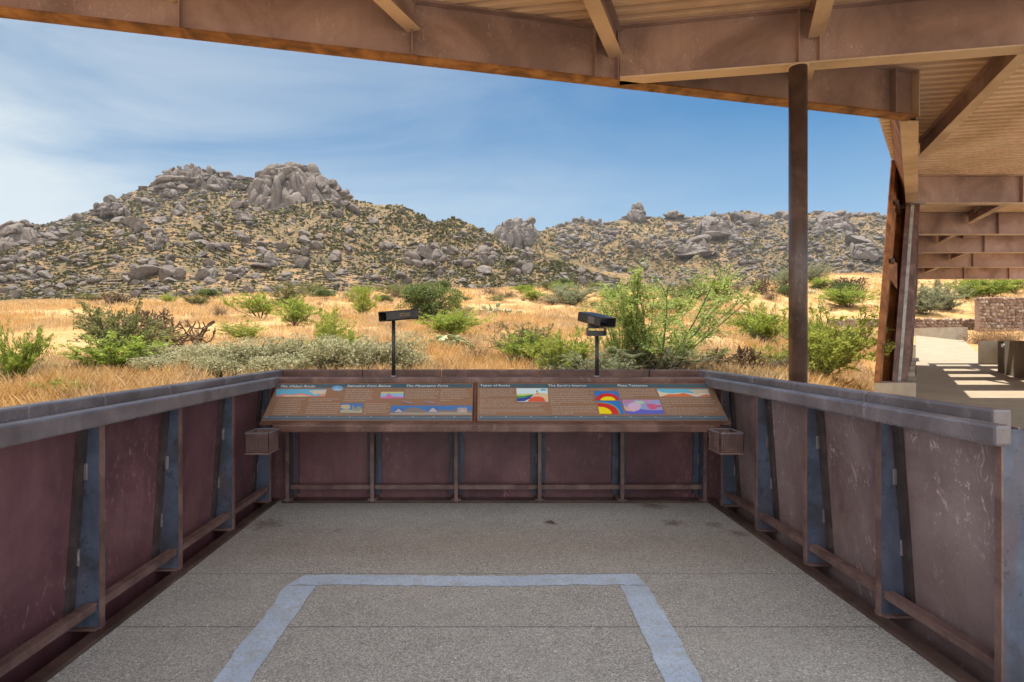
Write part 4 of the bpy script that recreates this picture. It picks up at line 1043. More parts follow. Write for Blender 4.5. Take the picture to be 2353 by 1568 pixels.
# the ones that stand out
BIG = [  # px, base py, width px, height px, label
    (333, 640, 78, 34, 'broad flat-topped boulder low on the near slope, left of the split boulder'),
    (392, 640, 42, 42, 'upright half of the split boulder low on the left slope'),
    (412, 646, 30, 34, 'smaller half of the split boulder low on the left slope'),
    (626, 608, 36, 40, 'tall rounded boulder with a dark right side, mid slope under the domed peak'),
    (695, 618, 38, 32, 'egg-shaped boulder right of the tall rounded boulder, mid slope'),
    (770, 600, 34, 32, 'round boulder resting on rubble, below the right end of the domed peak'),
    (490, 575, 34, 26, 'pale rounded boulder of a leaning pair, mid left slope'),
    (515, 575, 28, 24, 'darker boulder touching the pale rounded one, mid left slope'),
    (465, 645, 32, 34, 'round boulder in the low cluster left of the green bushes'),
    (488, 640, 30, 32, 'block-shaped boulder in the low cluster left of the green bushes'),
    (1003, 660, 50, 20, 'long pale flat boulder at the slope foot above the dark round bush'),
    (1105, 592, 34, 36, 'stacked tall boulder on the right spur of the left mountain'),
    (1113, 628, 40, 26, 'cluster boulder below the stacked tall one on the right spur'),
    (318, 538, 22, 34, 'upright dark slab below the rocky bench of the left mountain'),
    (275, 512, 40, 20, 'rounded boulder on the rocky bench, left end'),
    (305, 520, 50, 26, 'biggest rounded boulder on the rocky bench of the left mountain'),
    (372, 514, 46, 26, 'smooth rounded boulder at the right end of the rocky bench'),
    (345, 560, 26, 28, 'rounded boulder under the rocky bench, left of a pair'),
    (376, 558, 30, 26, 'rounded boulder under the rocky bench, right of a pair'),
    (540, 640, 30, 13, 'flat white slab low on the slope among scrub'),
    (160, 480, 7, 14, 'thin balanced rock standing on the left skyline'),
    (600, 620, 44, 16, 'tilted long slab low on the slope below the peak'),
]
for px, py, w, h, lab in BIG:
    c = hill1.pick(px, py)
    if c is None: c = hill1.pts(np.array([px]), np.array([.97]))[0]
    s = c[1] / F
    put_boulder(c, w * s, h * s, False, lab, None, tilt=.15)
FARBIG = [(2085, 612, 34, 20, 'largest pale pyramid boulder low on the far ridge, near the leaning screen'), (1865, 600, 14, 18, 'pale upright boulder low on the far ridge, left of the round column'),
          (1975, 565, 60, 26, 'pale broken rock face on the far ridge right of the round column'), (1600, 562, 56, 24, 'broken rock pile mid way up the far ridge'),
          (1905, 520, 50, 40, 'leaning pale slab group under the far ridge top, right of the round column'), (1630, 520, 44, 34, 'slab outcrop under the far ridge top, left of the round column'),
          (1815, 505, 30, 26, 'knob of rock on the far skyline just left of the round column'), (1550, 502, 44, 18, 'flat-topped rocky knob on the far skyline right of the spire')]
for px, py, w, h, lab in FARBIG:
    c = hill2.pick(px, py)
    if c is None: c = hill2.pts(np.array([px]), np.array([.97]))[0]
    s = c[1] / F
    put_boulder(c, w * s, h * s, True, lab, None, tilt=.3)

def dens1(px, py):                                   # where the left mountain is rockiest
    d = .26 + 1.4 * np.clip(fbm(np.array(px * .014), np.array(py * .022 + 9), 4) + .22, 0, 1)
    if px > 900: d *= .45 if py < 560 else .8
    if px < 420: d *= 1.2
    if py < hill1.skyline(px) + 50 and px < 800: d *= 1.5
    return float(d)
cand = []
while len(cand) < 17000:
    px = rs.uniform(-700, 1420); sk = hill1.skyline(px) - 12; py = sk + 3 + (684 - sk) * rs.rand() ** 1.05
    if rs.rand() > dens1(px, py): continue
    w = 3.3 * (1 - rs.rand()) ** -.5
    if px > 900: w *= .85
    cand.append((px, py, min(w, 27)))
cand2 = []
while len(cand2) < 8500:
    px = rs.uniform(1060, 2360); sk = hill2.skyline(px); py = sk + 2 + (668 - sk) * rs.rand()
    if rs.rand() > .15 + 1.4 * (float(fbm(np.array(px * .02), np.array(py * .03), 4)) + .22) + (.25 if px > 1650 else 0): continue
    cand2.append((px, py, min(2.7 * (1 - rs.rand()) ** -.52, 20)))
allc = [(w, 1, px, py) for px, py, w in cand] + [(w, 2, px, py) for px, py, w in cand2]
allc.sort(key=lambda q: (-60 < q[2] < 2400, q[0]), reverse=True)
n_ind = 262
for w, which, px, py in allc[:n_ind]:
    hl = hill1 if which == 1 else hill2; c = hl.pick(px, py)
    if c is None: continue
    s = c[1] / F; h = w * rs.uniform(.5, .95)
    if which == 1: put_boulder(c, w * s, h * s, False, 'grey granite boulder among the scrub of the near left mountainside', 'boulders on the near mountainside', tilt=.4)
    else: put_boulder(c, w * s, h * s, True, 'pale granite boulder scattered on the far rocky ridge', 'boulders on the far ridge', tilt=.4)
SMALL = [boulder_np(300 + k, 2, 9, .4, .8, .06) for k in range(8)]
def rubble(name, items, hl, mat, sub):
    Vs, Fs, b = [], [], 0
    for w, px, py in items:
        c = hl.pick(px, py)
        if c is None: continue
        s = c[1] / F; V, Fc = SMALL[rs.randint(8)]
        a = rs.uniform(0, 6.28); Rm = np.array([[math.cos(a), -math.sin(a), 0], [math.sin(a), math.cos(a), 0], [0, 0, 1]])
        t = rs.uniform(-.4, .4); Rt = np.array([[1, 0, 0], [0, math.cos(t), -math.sin(t)], [0, math.sin(t), math.cos(t)]])
        sc = np.array([w * s / 1.7, w * s / 1.7, w * s * rs.uniform(.45, .9) / 1.6])
        Vs.append((V * sc) @ Rt.T @ Rm.T + c + np.array([0, 0, sc[2] * .16])); Fs.append(Fc + b); b += len(V)
    o = np_mesh(name, np.vstack(Vs), np.vstack(Fs), mat, None, False)
    return o
tag(rubble('boulders', [(w, px, py) for w, k, px, py in allc[n_ind:] if k == 1], hill1, M['granite'], 1), 'small grey boulders strewn over the near left mountain', 'boulders', kind='stuff')
tag(rubble('boulders', [(w, px, py) for w, k, px, py in allc[n_ind:] if k == 2], hill2, M['granitefar'], 1), 'small pale boulders strewn over the far ridge', 'boulders', kind='stuff')

# ------------------------------------------------------------------ outcrops: rock masses of fused blocks
def outcrop(name, label, hl, blocks, far=False, Yoff=0):
    """blocks: px centre, py centre, w px, h px, depth factor, lean (rad), toward-viewer px"""
    root = None
    for i, (px, py, w, h, df, lean, fwd) in enumerate(blocks):
        c = hl.pick(px, min(py + h * .22, 680))
        if c is None: c = hl.pts(np.array([px]), np.array([.985]))[0]
        Y = c[1] + Yoff - fwd; s = Y / F
        cen = np.array([(px - VX) * s, Y, EYE + (VY - py) * s])
        if root is None: root = empty(name, tuple(cen), label, 'rock outcrop')
        big = w > 44
        V, Fc = boulder_np(500 + i * 7 + int(px), 5 if big else 3, 18 if big else 11, .5, .86, .05)
        if big:
            q = rs.rand(2) * 90; N0 = V / np.linalg.norm(V, axis=1, keepdims=True); az = np.arctan2(V[:, 1], V[:, 0])
            rid = np.abs(fbm(az * 3.2 + q[0] + V[:, 2] * .8, V[:, 2] * 1.1 + q[1], 5)); V = V + N0 * ((rid - .18) * .34 + .07 * fbm(V[:, 0] * 5 + q[1], V[:, 2] * 5 + V[:, 1] * 4, 4))[:, None]
        V = V * np.array([w * s / 1.75, w * s * df / 1.75, h * s / 1.75])
        cl, sl = math.cos(lean), math.sin(lean)
        V = V @ np.array([[cl, 0, -sl], [0, 1, 0], [sl, 0, cl]])
        V = V + cen - np.array(root.location)
        np_mesh('rock_block', V, Fc, M['granitefar' if far else 'granite'], root, False)
    return root

def crag(name, label, hl, cx, base, W, H, n, lo, hi, far=False, fan=.7, bulge=.32, tpos=.93, power=2.2, flat_top=True, seed=1, extra=()):
    """a fractured crag: jointed slabs packed over a rock core"""
    q = np.random.RandomState(seed); m = M['granitefar' if far else 'granite']
    c0 = hl.pts(np.array([cx]), np.array([tpos]))[0]; Y0 = c0[1]; s = Y0 / F; R_ = W * s * bulge
    root = empty(name, ((cx - VX) * s, Y0, EYE + (VY - base) * s), label, 'rock outcrop')
    o0 = np.array(root.location)
    def block(px, py, w, h, dep, lean, fwd, sd, sub=3, planes=10, lo_=.4, hi_=.78, yaw=0.0):
        V, Fc = boulder_np(sd, sub, planes, lo_, hi_, .05)
        Y = Y0 - fwd; k = Y / F
        V = V * np.array([w * s / 1.45, dep * s / 1.45, h * s / 1.45])
        cl, sl = math.cos(yaw), math.sin(yaw); V = V @ np.array([[cl, sl, 0], [-sl, cl, 0], [0, 0, 1]])
        cl, sl = math.cos(lean), math.sin(lean); V = V @ np.array([[cl, 0, -sl], [0, 1, 0], [sl, 0, cl]])
        np_mesh('rock_block', V + np.array([(px - VX) * k, Y, EYE + (VY - py) * k]) - o0, Fc, m, root, False)
    def half(v): return .5 * W * max(1 - v ** power, 0.02) ** (1 / 1.7)
    for j, v in enumerate((.05, .35, .6)):
        hw = half(v); block(cx, base - H * (v * .8 - .02), hw * 1.5, H * .5, hw * .9, 0, R_ * .1 * (1 - v), 900 + j + seed, 4, 14, .55, .9)
    for i in range(n):
        v = ((i + .5) / n) ** .9; u = ((i * .618 + q.uniform(-.1, .1)) % 1) * 2 - 1
        hw = half(v) * .93; w = q.uniform(lo, hi) * (1 - .35 * v)
        px = cx + u * hw; py = base - H * v * .93
        top = v > .78 and flat_top
        h = w * (q.uniform(.5, .8) if top else q.uniform(1.1, 2.1)); ww = w * (q.uniform(1.0, 1.5) if top else q.uniform(.6, 1.0))
        fw = R_ * math.sqrt(max(1 - u * u, 0)) * (1 - .75 * v) + q.uniform(-.03, .05) * W * s
        block(px, py, ww, h, w * .9, -u * fan * (1 - .6 * v) * q.uniform(.5, 1.2) + q.uniform(-.12, .12), fw, 600 + int(q.randint(4000)), yaw=q.uniform(-.6, .6))
    for (px, py, w, h) in extra:
        block(px, py, w, h, w, q.uniform(-.15, .15), 0, 600 + int(q.randint(4000)), yaw=q.uniform(-.5, .5))
    return root
crag('rock_outcrop', 'great domed granite crag crowning the higher right peak', hill1, 668, 506, 240, 128, 92, 26, 52, seed=3, fan=.85, power=1.6, tpos=.80, bulge=.26, extra=((638, 383, 13, 11), (672, 380, 26, 10), (690, 382, 26, 12), (776, 436, 20, 18), (790, 444, 20, 18), (764, 424, 22, 18), (745, 418, 26, 20), (606, 404, 36, 14), (802, 452, 16, 12)))
crag('rock_outcrop', 'jagged boulder-heaped crag crowning the lower left peak', hill1, 436, 434, 168, 46, 84, 12, 26, seed=5, fan=.4, bulge=.22, power=2.0, tpos=.9, extra=((398, 389, 10, 9), (412, 386, 10, 8), (430, 384, 11, 10), (441, 382, 9, 11), (455, 389, 12, 10), (470, 393, 11, 11), (488, 395, 11, 13), (500, 399, 10, 10), (382, 398, 14, 10), (366, 408, 14, 10), (508, 405, 9, 9)))
crag('rock_outcrop', 'big smooth crag with cave-like hollows at the left edge of the photo', hill1, 20, 640, 215, 122, 46, 34, 70, seed=8, fan=.8, tpos=.5, power=2.0, bulge=.25, extra=((45, 516, 16, 12), (58, 514, 18, 14), (68, 519, 16, 12)))
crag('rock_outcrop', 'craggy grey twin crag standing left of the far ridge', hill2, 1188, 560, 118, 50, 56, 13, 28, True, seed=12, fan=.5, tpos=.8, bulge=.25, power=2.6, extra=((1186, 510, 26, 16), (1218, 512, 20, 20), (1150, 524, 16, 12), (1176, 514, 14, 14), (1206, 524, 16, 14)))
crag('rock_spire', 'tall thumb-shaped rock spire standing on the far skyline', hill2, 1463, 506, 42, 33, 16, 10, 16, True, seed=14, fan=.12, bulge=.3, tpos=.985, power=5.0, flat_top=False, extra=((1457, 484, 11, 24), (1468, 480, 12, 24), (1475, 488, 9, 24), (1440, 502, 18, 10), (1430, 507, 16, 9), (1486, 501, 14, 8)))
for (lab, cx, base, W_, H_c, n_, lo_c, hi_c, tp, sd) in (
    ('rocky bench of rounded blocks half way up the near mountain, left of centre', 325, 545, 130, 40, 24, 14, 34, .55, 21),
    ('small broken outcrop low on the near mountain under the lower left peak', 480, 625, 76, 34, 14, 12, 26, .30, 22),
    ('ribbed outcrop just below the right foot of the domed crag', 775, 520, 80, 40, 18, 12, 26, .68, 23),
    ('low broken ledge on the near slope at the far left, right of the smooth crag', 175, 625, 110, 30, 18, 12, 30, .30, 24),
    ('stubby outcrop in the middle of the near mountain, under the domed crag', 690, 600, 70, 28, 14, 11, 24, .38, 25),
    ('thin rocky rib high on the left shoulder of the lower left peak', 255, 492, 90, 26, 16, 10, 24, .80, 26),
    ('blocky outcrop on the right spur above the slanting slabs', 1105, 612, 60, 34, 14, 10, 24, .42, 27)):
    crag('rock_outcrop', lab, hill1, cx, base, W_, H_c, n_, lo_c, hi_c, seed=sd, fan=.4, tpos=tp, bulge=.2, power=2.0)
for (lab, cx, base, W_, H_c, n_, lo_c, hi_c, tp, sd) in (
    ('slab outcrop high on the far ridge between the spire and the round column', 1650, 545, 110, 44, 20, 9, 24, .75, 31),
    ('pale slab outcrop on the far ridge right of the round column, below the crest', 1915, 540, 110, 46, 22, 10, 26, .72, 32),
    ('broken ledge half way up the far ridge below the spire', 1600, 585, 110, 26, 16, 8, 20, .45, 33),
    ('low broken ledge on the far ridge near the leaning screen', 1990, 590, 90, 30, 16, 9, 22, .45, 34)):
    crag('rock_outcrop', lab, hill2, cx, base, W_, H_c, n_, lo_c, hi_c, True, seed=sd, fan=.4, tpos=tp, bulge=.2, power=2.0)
outcrop('rock_outcrop', 'low rocky crest of flat blocks in the saddle between the two peaks', hill1, [
    (528, 412, 26, 14, .8, 0, 0), (552, 412, 34, 16, .8, 0, 0), (575, 414, 30, 14, .8, .1, 0), (520, 424, 40, 20, .8, 0, 5), (495, 432, 34, 18, .7, .1, 8), (545, 430, 40, 20, .7, .2, 6), (560, 408, 10, 8, 1, 0, 0)])
outcrop('rock_outcrop', 'slanting slab outcrop among shards on the right spur of the left mountain', hill1, [
    (975, 585, 64, 36, .6, .55, 4), (950, 592, 34, 24, .6, .6, 6), (1005, 588, 30, 30, .6, .5, 4), (935, 600, 24, 16, .6, .5, 6), (960, 606, 30, 18, .6, .4, 8), (1020, 596, 20, 18, .6, .3, 4), (990, 608, 26, 14, .6, .4, 8), (1075, 606, 24, 22, .6, .5, 2), (1060, 600, 18, 18, .6, .4, 2)])
outcrop('rock_outcrop', 'ragged broken crest on the far skyline left of the spire', hill2, [
    (1322, 508, 22, 14, .9, 0, 0), (1335, 506, 16, 18, .9, 0, 0), (1350, 510, 24, 14, .9, 0, 0), (1366, 512, 20, 12, .9, 0, 0), (1378, 512, 10, 18, .9, .1, 0), (1308, 514, 20, 10, .9, .2, 0), (1395, 514, 16, 10, .9, 0, 0)], True)
outcrop('rock_outcrop', 'knobbly crest of blocks on the far skyline right of the spire', hill2, [
    (1533, 496, 22, 16, .9, 0, 0), (1548, 494, 28, 18, .9, 0, 0), (1562, 498, 20, 14, .9, 0, 0), (1580, 502, 16, 8, .9, 0, 0), (1638, 494, 12, 18, .9, .1, 0), (1652, 496, 14, 8, .9, 0, 0)], True)
outcrop('rock_outcrop', 'blocky skyline crest on the far ridge right of the round column', hill2, [
    (1880, 490, 26, 14, .9, 0, 0), (1905, 498, 30, 20, .9, .3, 2), (1925, 492, 30, 20, .9, 0, 0), (1945, 496, 26, 16, .9, 0, 0), (1975, 494, 24, 12, .9, 0, 0), (2010, 494, 24, 12, .9, 0, 0), (2030, 500, 14, 12, .9, 0, 0), (1895, 512, 26, 28, .8, .4, 6), (1935, 510, 26, 22, .8, .2, 6), (1795, 494, 26, 18, .9, 0, 0), (1740, 494, 16, 10, .9, 0, 0), (1700, 500, 40, 26, .9, .3, 4), (1730, 508, 40, 30, .8, .3, 6)], True)

# ------------------------------------------------------------------ hillside scrub (nobody could count it)
def scrub(name, n, hl, x0, x1, foot, size, blades, seed, mat):
    r = np.random.RandomState(seed); Cs = []
    while len(Cs) < n:
        px = r.uniform(x0, x1); sk = hl.skyline(px) - 14; py = sk + (foot - sk) * r.rand()
        if r.rand() > .55 + float(fbm(np.array(px * .03), np.array(py * .04), 3)): continue
        c = hl.pick(px, py)
        if c is None: continue
        Cs.append((c, size * (.5 + 1.1 * r.rand() ** 2) * c[1] / F))
    C = np.array([c for c, s in Cs]); Sz = np.array([s for c, s in Cs]); N = len(C)
    d = r.randn(N, blades, 3); d /= np.linalg.norm(d, axis=2, keepdims=True); d[..., 2] = np.abs(d[..., 2])
    cen = C[:, None] + d * (Sz[:, None, None] * np.array([.55, .55, .5])) * r.rand(N, blades, 1) ** .5
    a = r.randn(N, blades, 3); a /= np.linalg.norm(a, axis=2, keepdims=True); bb = np.cross(a, r.randn(N, blades, 3)); bb /= np.linalg.norm(bb, axis=2, keepdims=True)
    l = Sz[:, None, None] * .42
    Vq = np.stack([cen + a * l, cen + bb * l * .6, cen - a * l, cen - bb * l * .6], 2).reshape(-1, 3)
    f = np.arange(len(Vq)).reshape(-1, 4)
    return np_mesh(name, Vq, f, mat)
tag(scrub('scrub', 25000, hill1, -700, 1480, 690, 5.8, 10, 5, M['scrub']), 'dark desert scrub dotted over the near left mountain', 'scrub', kind='stuff')
tag(scrub('scrub', 13000, hill2, 1050, 2360, 670, 4.2, 8, 6, M['scrub']), 'dark desert scrub dotted over the far ridge', 'scrub', kind='stuff')
# ================================================================== plants
def unit(v): return v / np.maximum(np.linalg.norm(v, axis=-1, keepdims=True), 1e-9)
def leaves(C, L, Wd, r, D=None, jit=1.0):
    """diamond leaves at C (n,3); L, Wd scalars or (n,)"""
    n = len(C); a = r.randn(n, 3)
    if D is not None: a = D * 1.2 + a * .6 * jit
    a = unit(a); b = unit(np.cross(a, r.randn(n, 3)))
    L = np.broadcast_to(np.asarray(L, float), (n,))[:, None] * r.uniform(.7, 1.3, (n, 1)); Wd = np.broadcast_to(np.asarray(Wd, float), (n,))[:, None]
    return np.stack([C + a * L, C + b * Wd, C - a * L, C - b * Wd], 1).reshape(-1, 3)
def tube_np(pts, r0, r1, n=4):
    pts = np.asarray(pts); k = len(pts); t = np.gradient(pts, axis=0); t = unit(t)
    ref = np.array([.31, .95, .1]); u = unit(np.cross(t, ref)); w = np.cross(t, u)
    rad = np.linspace(r0, r1, k)[:, None, None]; an = np.arange(n) * 2 * np.pi / n
    V = pts[:, None] + rad * (u[:, None] * np.cos(an)[None, :, None] + w[:, None] * np.sin(an)[None, :, None])
    V = V.reshape(-1, 3); f = []
    for i in range(k - 1):
        for j in range(n):
            a = i * n + j; c = i * n + (j + 1) % n; f.append((a, c, c + n, a + n))
    return V, np.array(f)
def limb(p, d, L, r, n=7, curl=.18, grav=0.0):
    out = [p]; d = unit(np.asarray(d, float)); p = np.asarray(p, float)
    for i in range(n):
        d = unit(d + r.randn(3) * curl + np.array([0, 0, grav])); p = p + d * L / n; out.append(p)
    return np.array(out)
def gather(tubes):
    Vs, Fs, b = [], [], 0
    for V, f in tubes: Vs.append(V); Fs.append(f + b); b += len(V)
    return np.vstack(Vs), np.vstack(Fs)
PROTO = {}
def proto(kind, seed):
    """a plant one unit tall; meshes only"""
    key = (kind, seed)
    if key in PROTO: return PROTO[key]
    r = np.random.RandomState(seed * 13 + sum(map(ord, kind)))
    parts = []
    def mk(nm, V, f, mat):
        me = bpy.data.meshes.new(nm); V = np.asarray(V, np.float32); f = np.asarray(f, np.int32); n, k = f.shape
        me.vertices.add(len(V)); me.vertices.foreach_set('co', V.ravel()); me.loops.add(n * k); me.loops.foreach_set('vertex_index', f.ravel())
        me.polygons.add(n); me.polygons.foreach_set('loop_start', np.arange(0, n * k, k, dtype=np.int32)); me.update(calc_edges=True); me.materials.append(mat)
        parts.append((nm, me))
    def stems_and_leaves(ns, spread, lf, L, Wd, lmat, smat, sub=5, sub_len=.35, r0=.012, curl=.14, from_t=.3, grav=.0, tuft=.03, lean=0):
        tubes = []; LC = []; LD = []
        for i in range(ns):
            a = r.uniform(0, 2 * np.pi); k = r.uniform(.1, spread); d = np.array([math.cos(a) * k, math.sin(a) * k, 1.0])
            p0 = np.array([math.cos(a), math.sin(a), 0]) * r.uniform(0, .06)
            st = limb(p0, d, r.uniform(.65, 1.1), r, 7, curl, grav); tubes.append(tube_np(st, r0 * r.uniform(.6, 1.1), r0 * .25))
            for j in range(sub):
                t = r.uniform(from_t, .98); q = st[min(int(t * 7), 6)]
                dd = unit(unit(st[-1] - st[0]) + r.randn(3) * .75); dd[2] = abs(dd[2]) * .8
                sb = limb(q, dd, sub_len * r.uniform(.5, 1.1), r, 4, .2, grav * .5); tubes.append(tube_np(sb, r0 * .35, r0 * .12, 3))
                m = max(2, int(lf * r.uniform(.6, 1.3)))
                u = r.uniform(0.15, 1, m) * 4; i0 = np.minimum(u.astype(int), 3); fr = (u - i0)[:, None]
                LC.append(sb[i0] * (1 - fr) + sb[i0 + 1] * fr + r.randn(m, 3) * tuft); LD.append(np.repeat(unit(sb[-1] - sb[0])[None], m, 0))
        V, f = gather(tubes); mk('stems', V, f, smat)
        LC = np.vstack(LC); LD = np.vstack(LD); keep = LC[:, 2] > .01
        V = leaves(LC[keep], L, Wd, r, LD[keep]); mk('foliage', V, np.arange(len(V)).reshape(-1, 4), lmat)
    def lump(nl, lobes, L, Wd, lmat, smat, squash=.9):
        LC = []; tubes = []
        for i in range(lobes):
            a = r.uniform(0, 2 * np.pi); rr = r.uniform(0, .42) ; c = np.array([math.cos(a) * rr, math.sin(a) * rr, r.uniform(.2, .72) * squash]); s = r.uniform(.17, .30)
            m = nl // lobes; d = unit(r.randn(m, 3)); q = c + d * s * r.uniform(.45, 1.0, (m, 1)) ** .5 * np.array([1, 1, .85]) + r.randn(m, 3) * .012
            LC.append(q); tubes.append(tube_np(limb(np.zeros(3), c, np.linalg.norm(c) * 1.1, r, 5, .1), .018, .006))
        V, f = gather(tubes); mk('stems', V, f, smat)
        LC = np.vstack(LC); LC = LC[LC[:, 2] > .0]; V = leaves(LC, L, Wd, r); mk('foliage', V, np.arange(len(V)).reshape(-1, 4), lmat)
    if kind == 'feather': stems_and_leaves(17, .75, 50, .026, .0095, M['leaf_bright'], M['stem'], 10, .40, .012, .16, .2, 0, .02)
    elif kind == 'yellow': stems_and_leaves(17, .8, 46, .028, .010, M['leaf_yellow'], M['greenstem'], 8, .38, .010, .16, .25, 0, .02)
    elif kind == 'olive': stems_and_leaves(19, .85, 46, .024, .0085, M['leaf_olive'], M['stem'], 8, .38, .013, .17, .3, 0, .02)
    elif kind == 'sage': stems_and_leaves(22, .9, 44, .026, .008, M['leaf_sage'], M['stem'], 8, .36, .009, .12, .2, 0, .02)
    elif kind == 'spray': stems_and_leaves(13, .95, 76, .022, .0085, M['leaf_bright'], M['stem'], 7, .30, .014, .18, .35, .02, .022)
    elif kind == 'dense': lump(8500, 15, .020, .009, M['leaf_dark'], M['stem'])
    elif kind == 'grey': lump(4200, 22, .026, .015, M['leaf_grey'], M['stem'])
    elif kind == 'dry':
        tubes = []
        for i in range(60):
            a = r.uniform(0, 6.28); k = r.uniform(.1, 1.3); st = limb(np.zeros(3), (math.cos(a) * k, math.sin(a) * k, 1), r.uniform(.5, 1.0), r, 4, .2); tubes.append(tube_np(st, .007, .003, 3))
        V, f = gather(tubes); mk('stems', V, f, M['stem'])
        n = 2600; d = unit(r.randn(n, 3)); d[:, 2] = np.abs(d[:, 2]); C = d * r.uniform(.25, 1, (n, 1)) * np.array([.62, .62, .8]); V = leaves(C, .035, .004, r, d, 1.6); mk('foliage', V, np.arange(len(V)).reshape(-1, 4), M['twig_dry'])
    elif kind == 'red':
        n = 3600; d = unit(r.randn(n, 3)); d[:, 2] = np.abs(d[:, 2]); C = d * r.uniform(.15, 1, (n, 1)) * np.array([.75, .75, .7]); V = leaves(C, .04, .005, r, d, 1.5); mk('foliage', V, np.arange(len(V)).reshape(-1, 4), M['twig_red'])
    elif kind == 'bare':
        tubes = []
        def rec(p, d, L, rad, dep):
            st = limb(p, d, L, r, 4, .25); tubes.append(tube_np(st, rad, rad * .6, 4))
            if dep:
                for k in range(r.randint(2, 4)): rec(st[r.randint(2, 5)], unit(unit(st[-1] - st[0]) + r.randn(3) * .6 + np.array([0, 0, .15])), L * .7, rad * .6, dep - 1)
        for i in range(6):
            a = r.uniform(0, 6.28); rec(np.zeros(3), (math.cos(a) * .8, math.sin(a) * .8, 1), .42, .02, 3)
        V, f = gather(tubes); mk('branches', V, f, M['stem'])
    elif kind in ('cholla', 'palecholla'):
        tubes = []
        def rec(p, d, rad, dep):
            L = r.uniform(.13, .2); q = p + d * L; mid = (p + q) / 2 + r.randn(3) * .008
            tubes.append(tube_np([p, p + d * L * .15, mid, q - d * L * .12, q], rad * .6, rad * .6, 5)); V, f = tubes[-1]; ctr = np.linspace(0, 1, 5)
            c = np.array([p + d * L * t for t in ctr]).repeat(5, 0); bulge = np.array([.7, 1.35, 1.5, 1.35, .5]).repeat(5)[:, None]; tubes[-1] = (c + (V - c) * bulge, f)
            if dep:
                for k in range(r.choice([1, 2, 2, 3])): rec(q, unit(d + r.randn(3) * .75 + np.array([0, 0, .12])), rad * .93, dep - 1)
        for i in range(13):
            a = r.uniform(0, 6.28); rec(np.array([math.cos(a), math.sin(a), 0]) * r.uniform(0, .1), unit(np.array([math.cos(a) * .95, math.sin(a) * .95, .75])), .022, 4)
        V, f = gather(tubes); mk('branches', V, f, M[kind])
        n = 2500; idx = r.randint(0, len(V), n); V2 = leaves(V[idx] + r.randn(n, 3) * .006, .016, .003, r); mk('spines', V2, np.arange(len(V2)).reshape(-1, 4), M[kind])
    elif kind in ('pear', 'palepear'):
        for i in range(46):
            pass
        Vs, Fs, b = [], [], 0
        def pad(p, d, nrm, s):
            nonlocal b
            u = unit(np.cross(d, nrm)); k = 12; an = np.arange(k) * 2 * np.pi / k; ring = np.stack([np.cos(an) * .42, np.sin(an) * .5 + .5], 1)
            ring[:, 0] *= .75 + .3 * ring[:, 1]
            V = [p + (u * x + d * y) * s for x, y in ring]; V2 = [p + (u * x * .8 + d * ((y - .5) * .8 + .5)) * s + nrm * s * .09 for x, y in ring]; V3 = [p + (u * x * .8 + d * ((y - .5) * .8 + .5)) * s - nrm * s * .09 for x, y in ring]
            c1 = p + d * s * .5 + nrm * s * .11; c2 = p + d * s * .5 - nrm * s * .11
            Vs.append(np.array(V + V2 + V3 + [c1, c2])); ff = []
            for j in range(k):
                q = (j + 1) % k; ff += [(j, q, k + q), (j, k + q, k + j), (j, 2 * k + q, q), (j, 2 * k + j, 2 * k + q), (k + j, k + q, 3 * k), (2 * k + q, 2 * k + j, 3 * k + 1)]
            Fs.append(np.array(ff) + b); b += len(V) * 3 + 2
        def rec(p, d, dep):
            nrm = unit(np.cross(d, r.randn(3))); s = r.uniform(.26, .36); pad(p, d, nrm, s)
            if dep:
                for k in range(r.randint(1, 3)): rec(p + d * s * .93 + unit(np.cross(d, nrm)) * s * r.uniform(-.25, .25), unit(d + r.randn(3) * .55 + np.array([0, 0, .1])), dep - 1)
        for i in range(20):
            x = r.uniform(-1.1, 1.1); y = r.uniform(-.5, .5); rec(np.array([x, y, -.05]), unit(np.array([r.randn() * .5, r.randn() * .5, 1])), r.choice([0, 1, 2]))
        mk('pads', np.vstack(Vs), np.vstack(Fs), M['pad' if kind == 'pear' else 'palepad'])
    elif kind == 'verde':
        tubes = []; LC = []; LD = []
        for i in range(21):
            a = i * 2.4 + r.uniform(-.3, .3); k = .06 + .5 * ((i * .618) % 1); st = limb(np.array([math.cos(a), math.sin(a), 0]) * .05, (math.cos(a) * k, math.sin(a) * k, 1), r.uniform(.9, 1.12) * (1 + .25 * k), r, 9, .04); tubes.append(tube_np(st, .0075, .002, 5))
            for j in range(13):
                t = r.uniform(.22, .99) * 9; q = st[min(int(t), 8)]; d = unit(unit(st[-1] - st[0]) + r.randn(3) * .7); sb = limb(q, d, r.uniform(.1, .3), r, 4, .15, .05); tubes.append(tube_np(sb, .0028, .001, 3))
                m = 56; u = r.uniform(0, 1, m) * 4; i0 = np.minimum(u.astype(int), 3); fr = (u - i0)[:, None]; LC.append(sb[i0] * (1 - fr) + sb[i0 + 1] * fr + r.randn(m, 3) * .013); LD.append(np.repeat(d[None], m, 0))
        V, f = gather(tubes); mk('trunk', V, f, M['greenstem']); LC = np.vstack(LC); V = leaves(LC, .0105, .0052, r, np.vstack(LD)); mk('crown', V, np.arange(len(V)).reshape(-1, 4), M['leaf_verde'])
    # scale so that the plant is one unit tall
    zs = np.concatenate([np.array([v.co.z for v in me.vertices]) for _, me in parts]); top = np.percentile(zs, 99.5)
    for _, me in parts:
        me.transform(Matrix.Diagonal((1 / top, 1 / top, 1 / top, 1)))
    xs_ = np.concatenate([np.array([v.co.x for v in me.vertices]) for _, me in parts]); PROTO[key] = (parts, float(np.percentile(xs_, 98) - np.percentile(xs_, 2)))
    return PROTO[key]
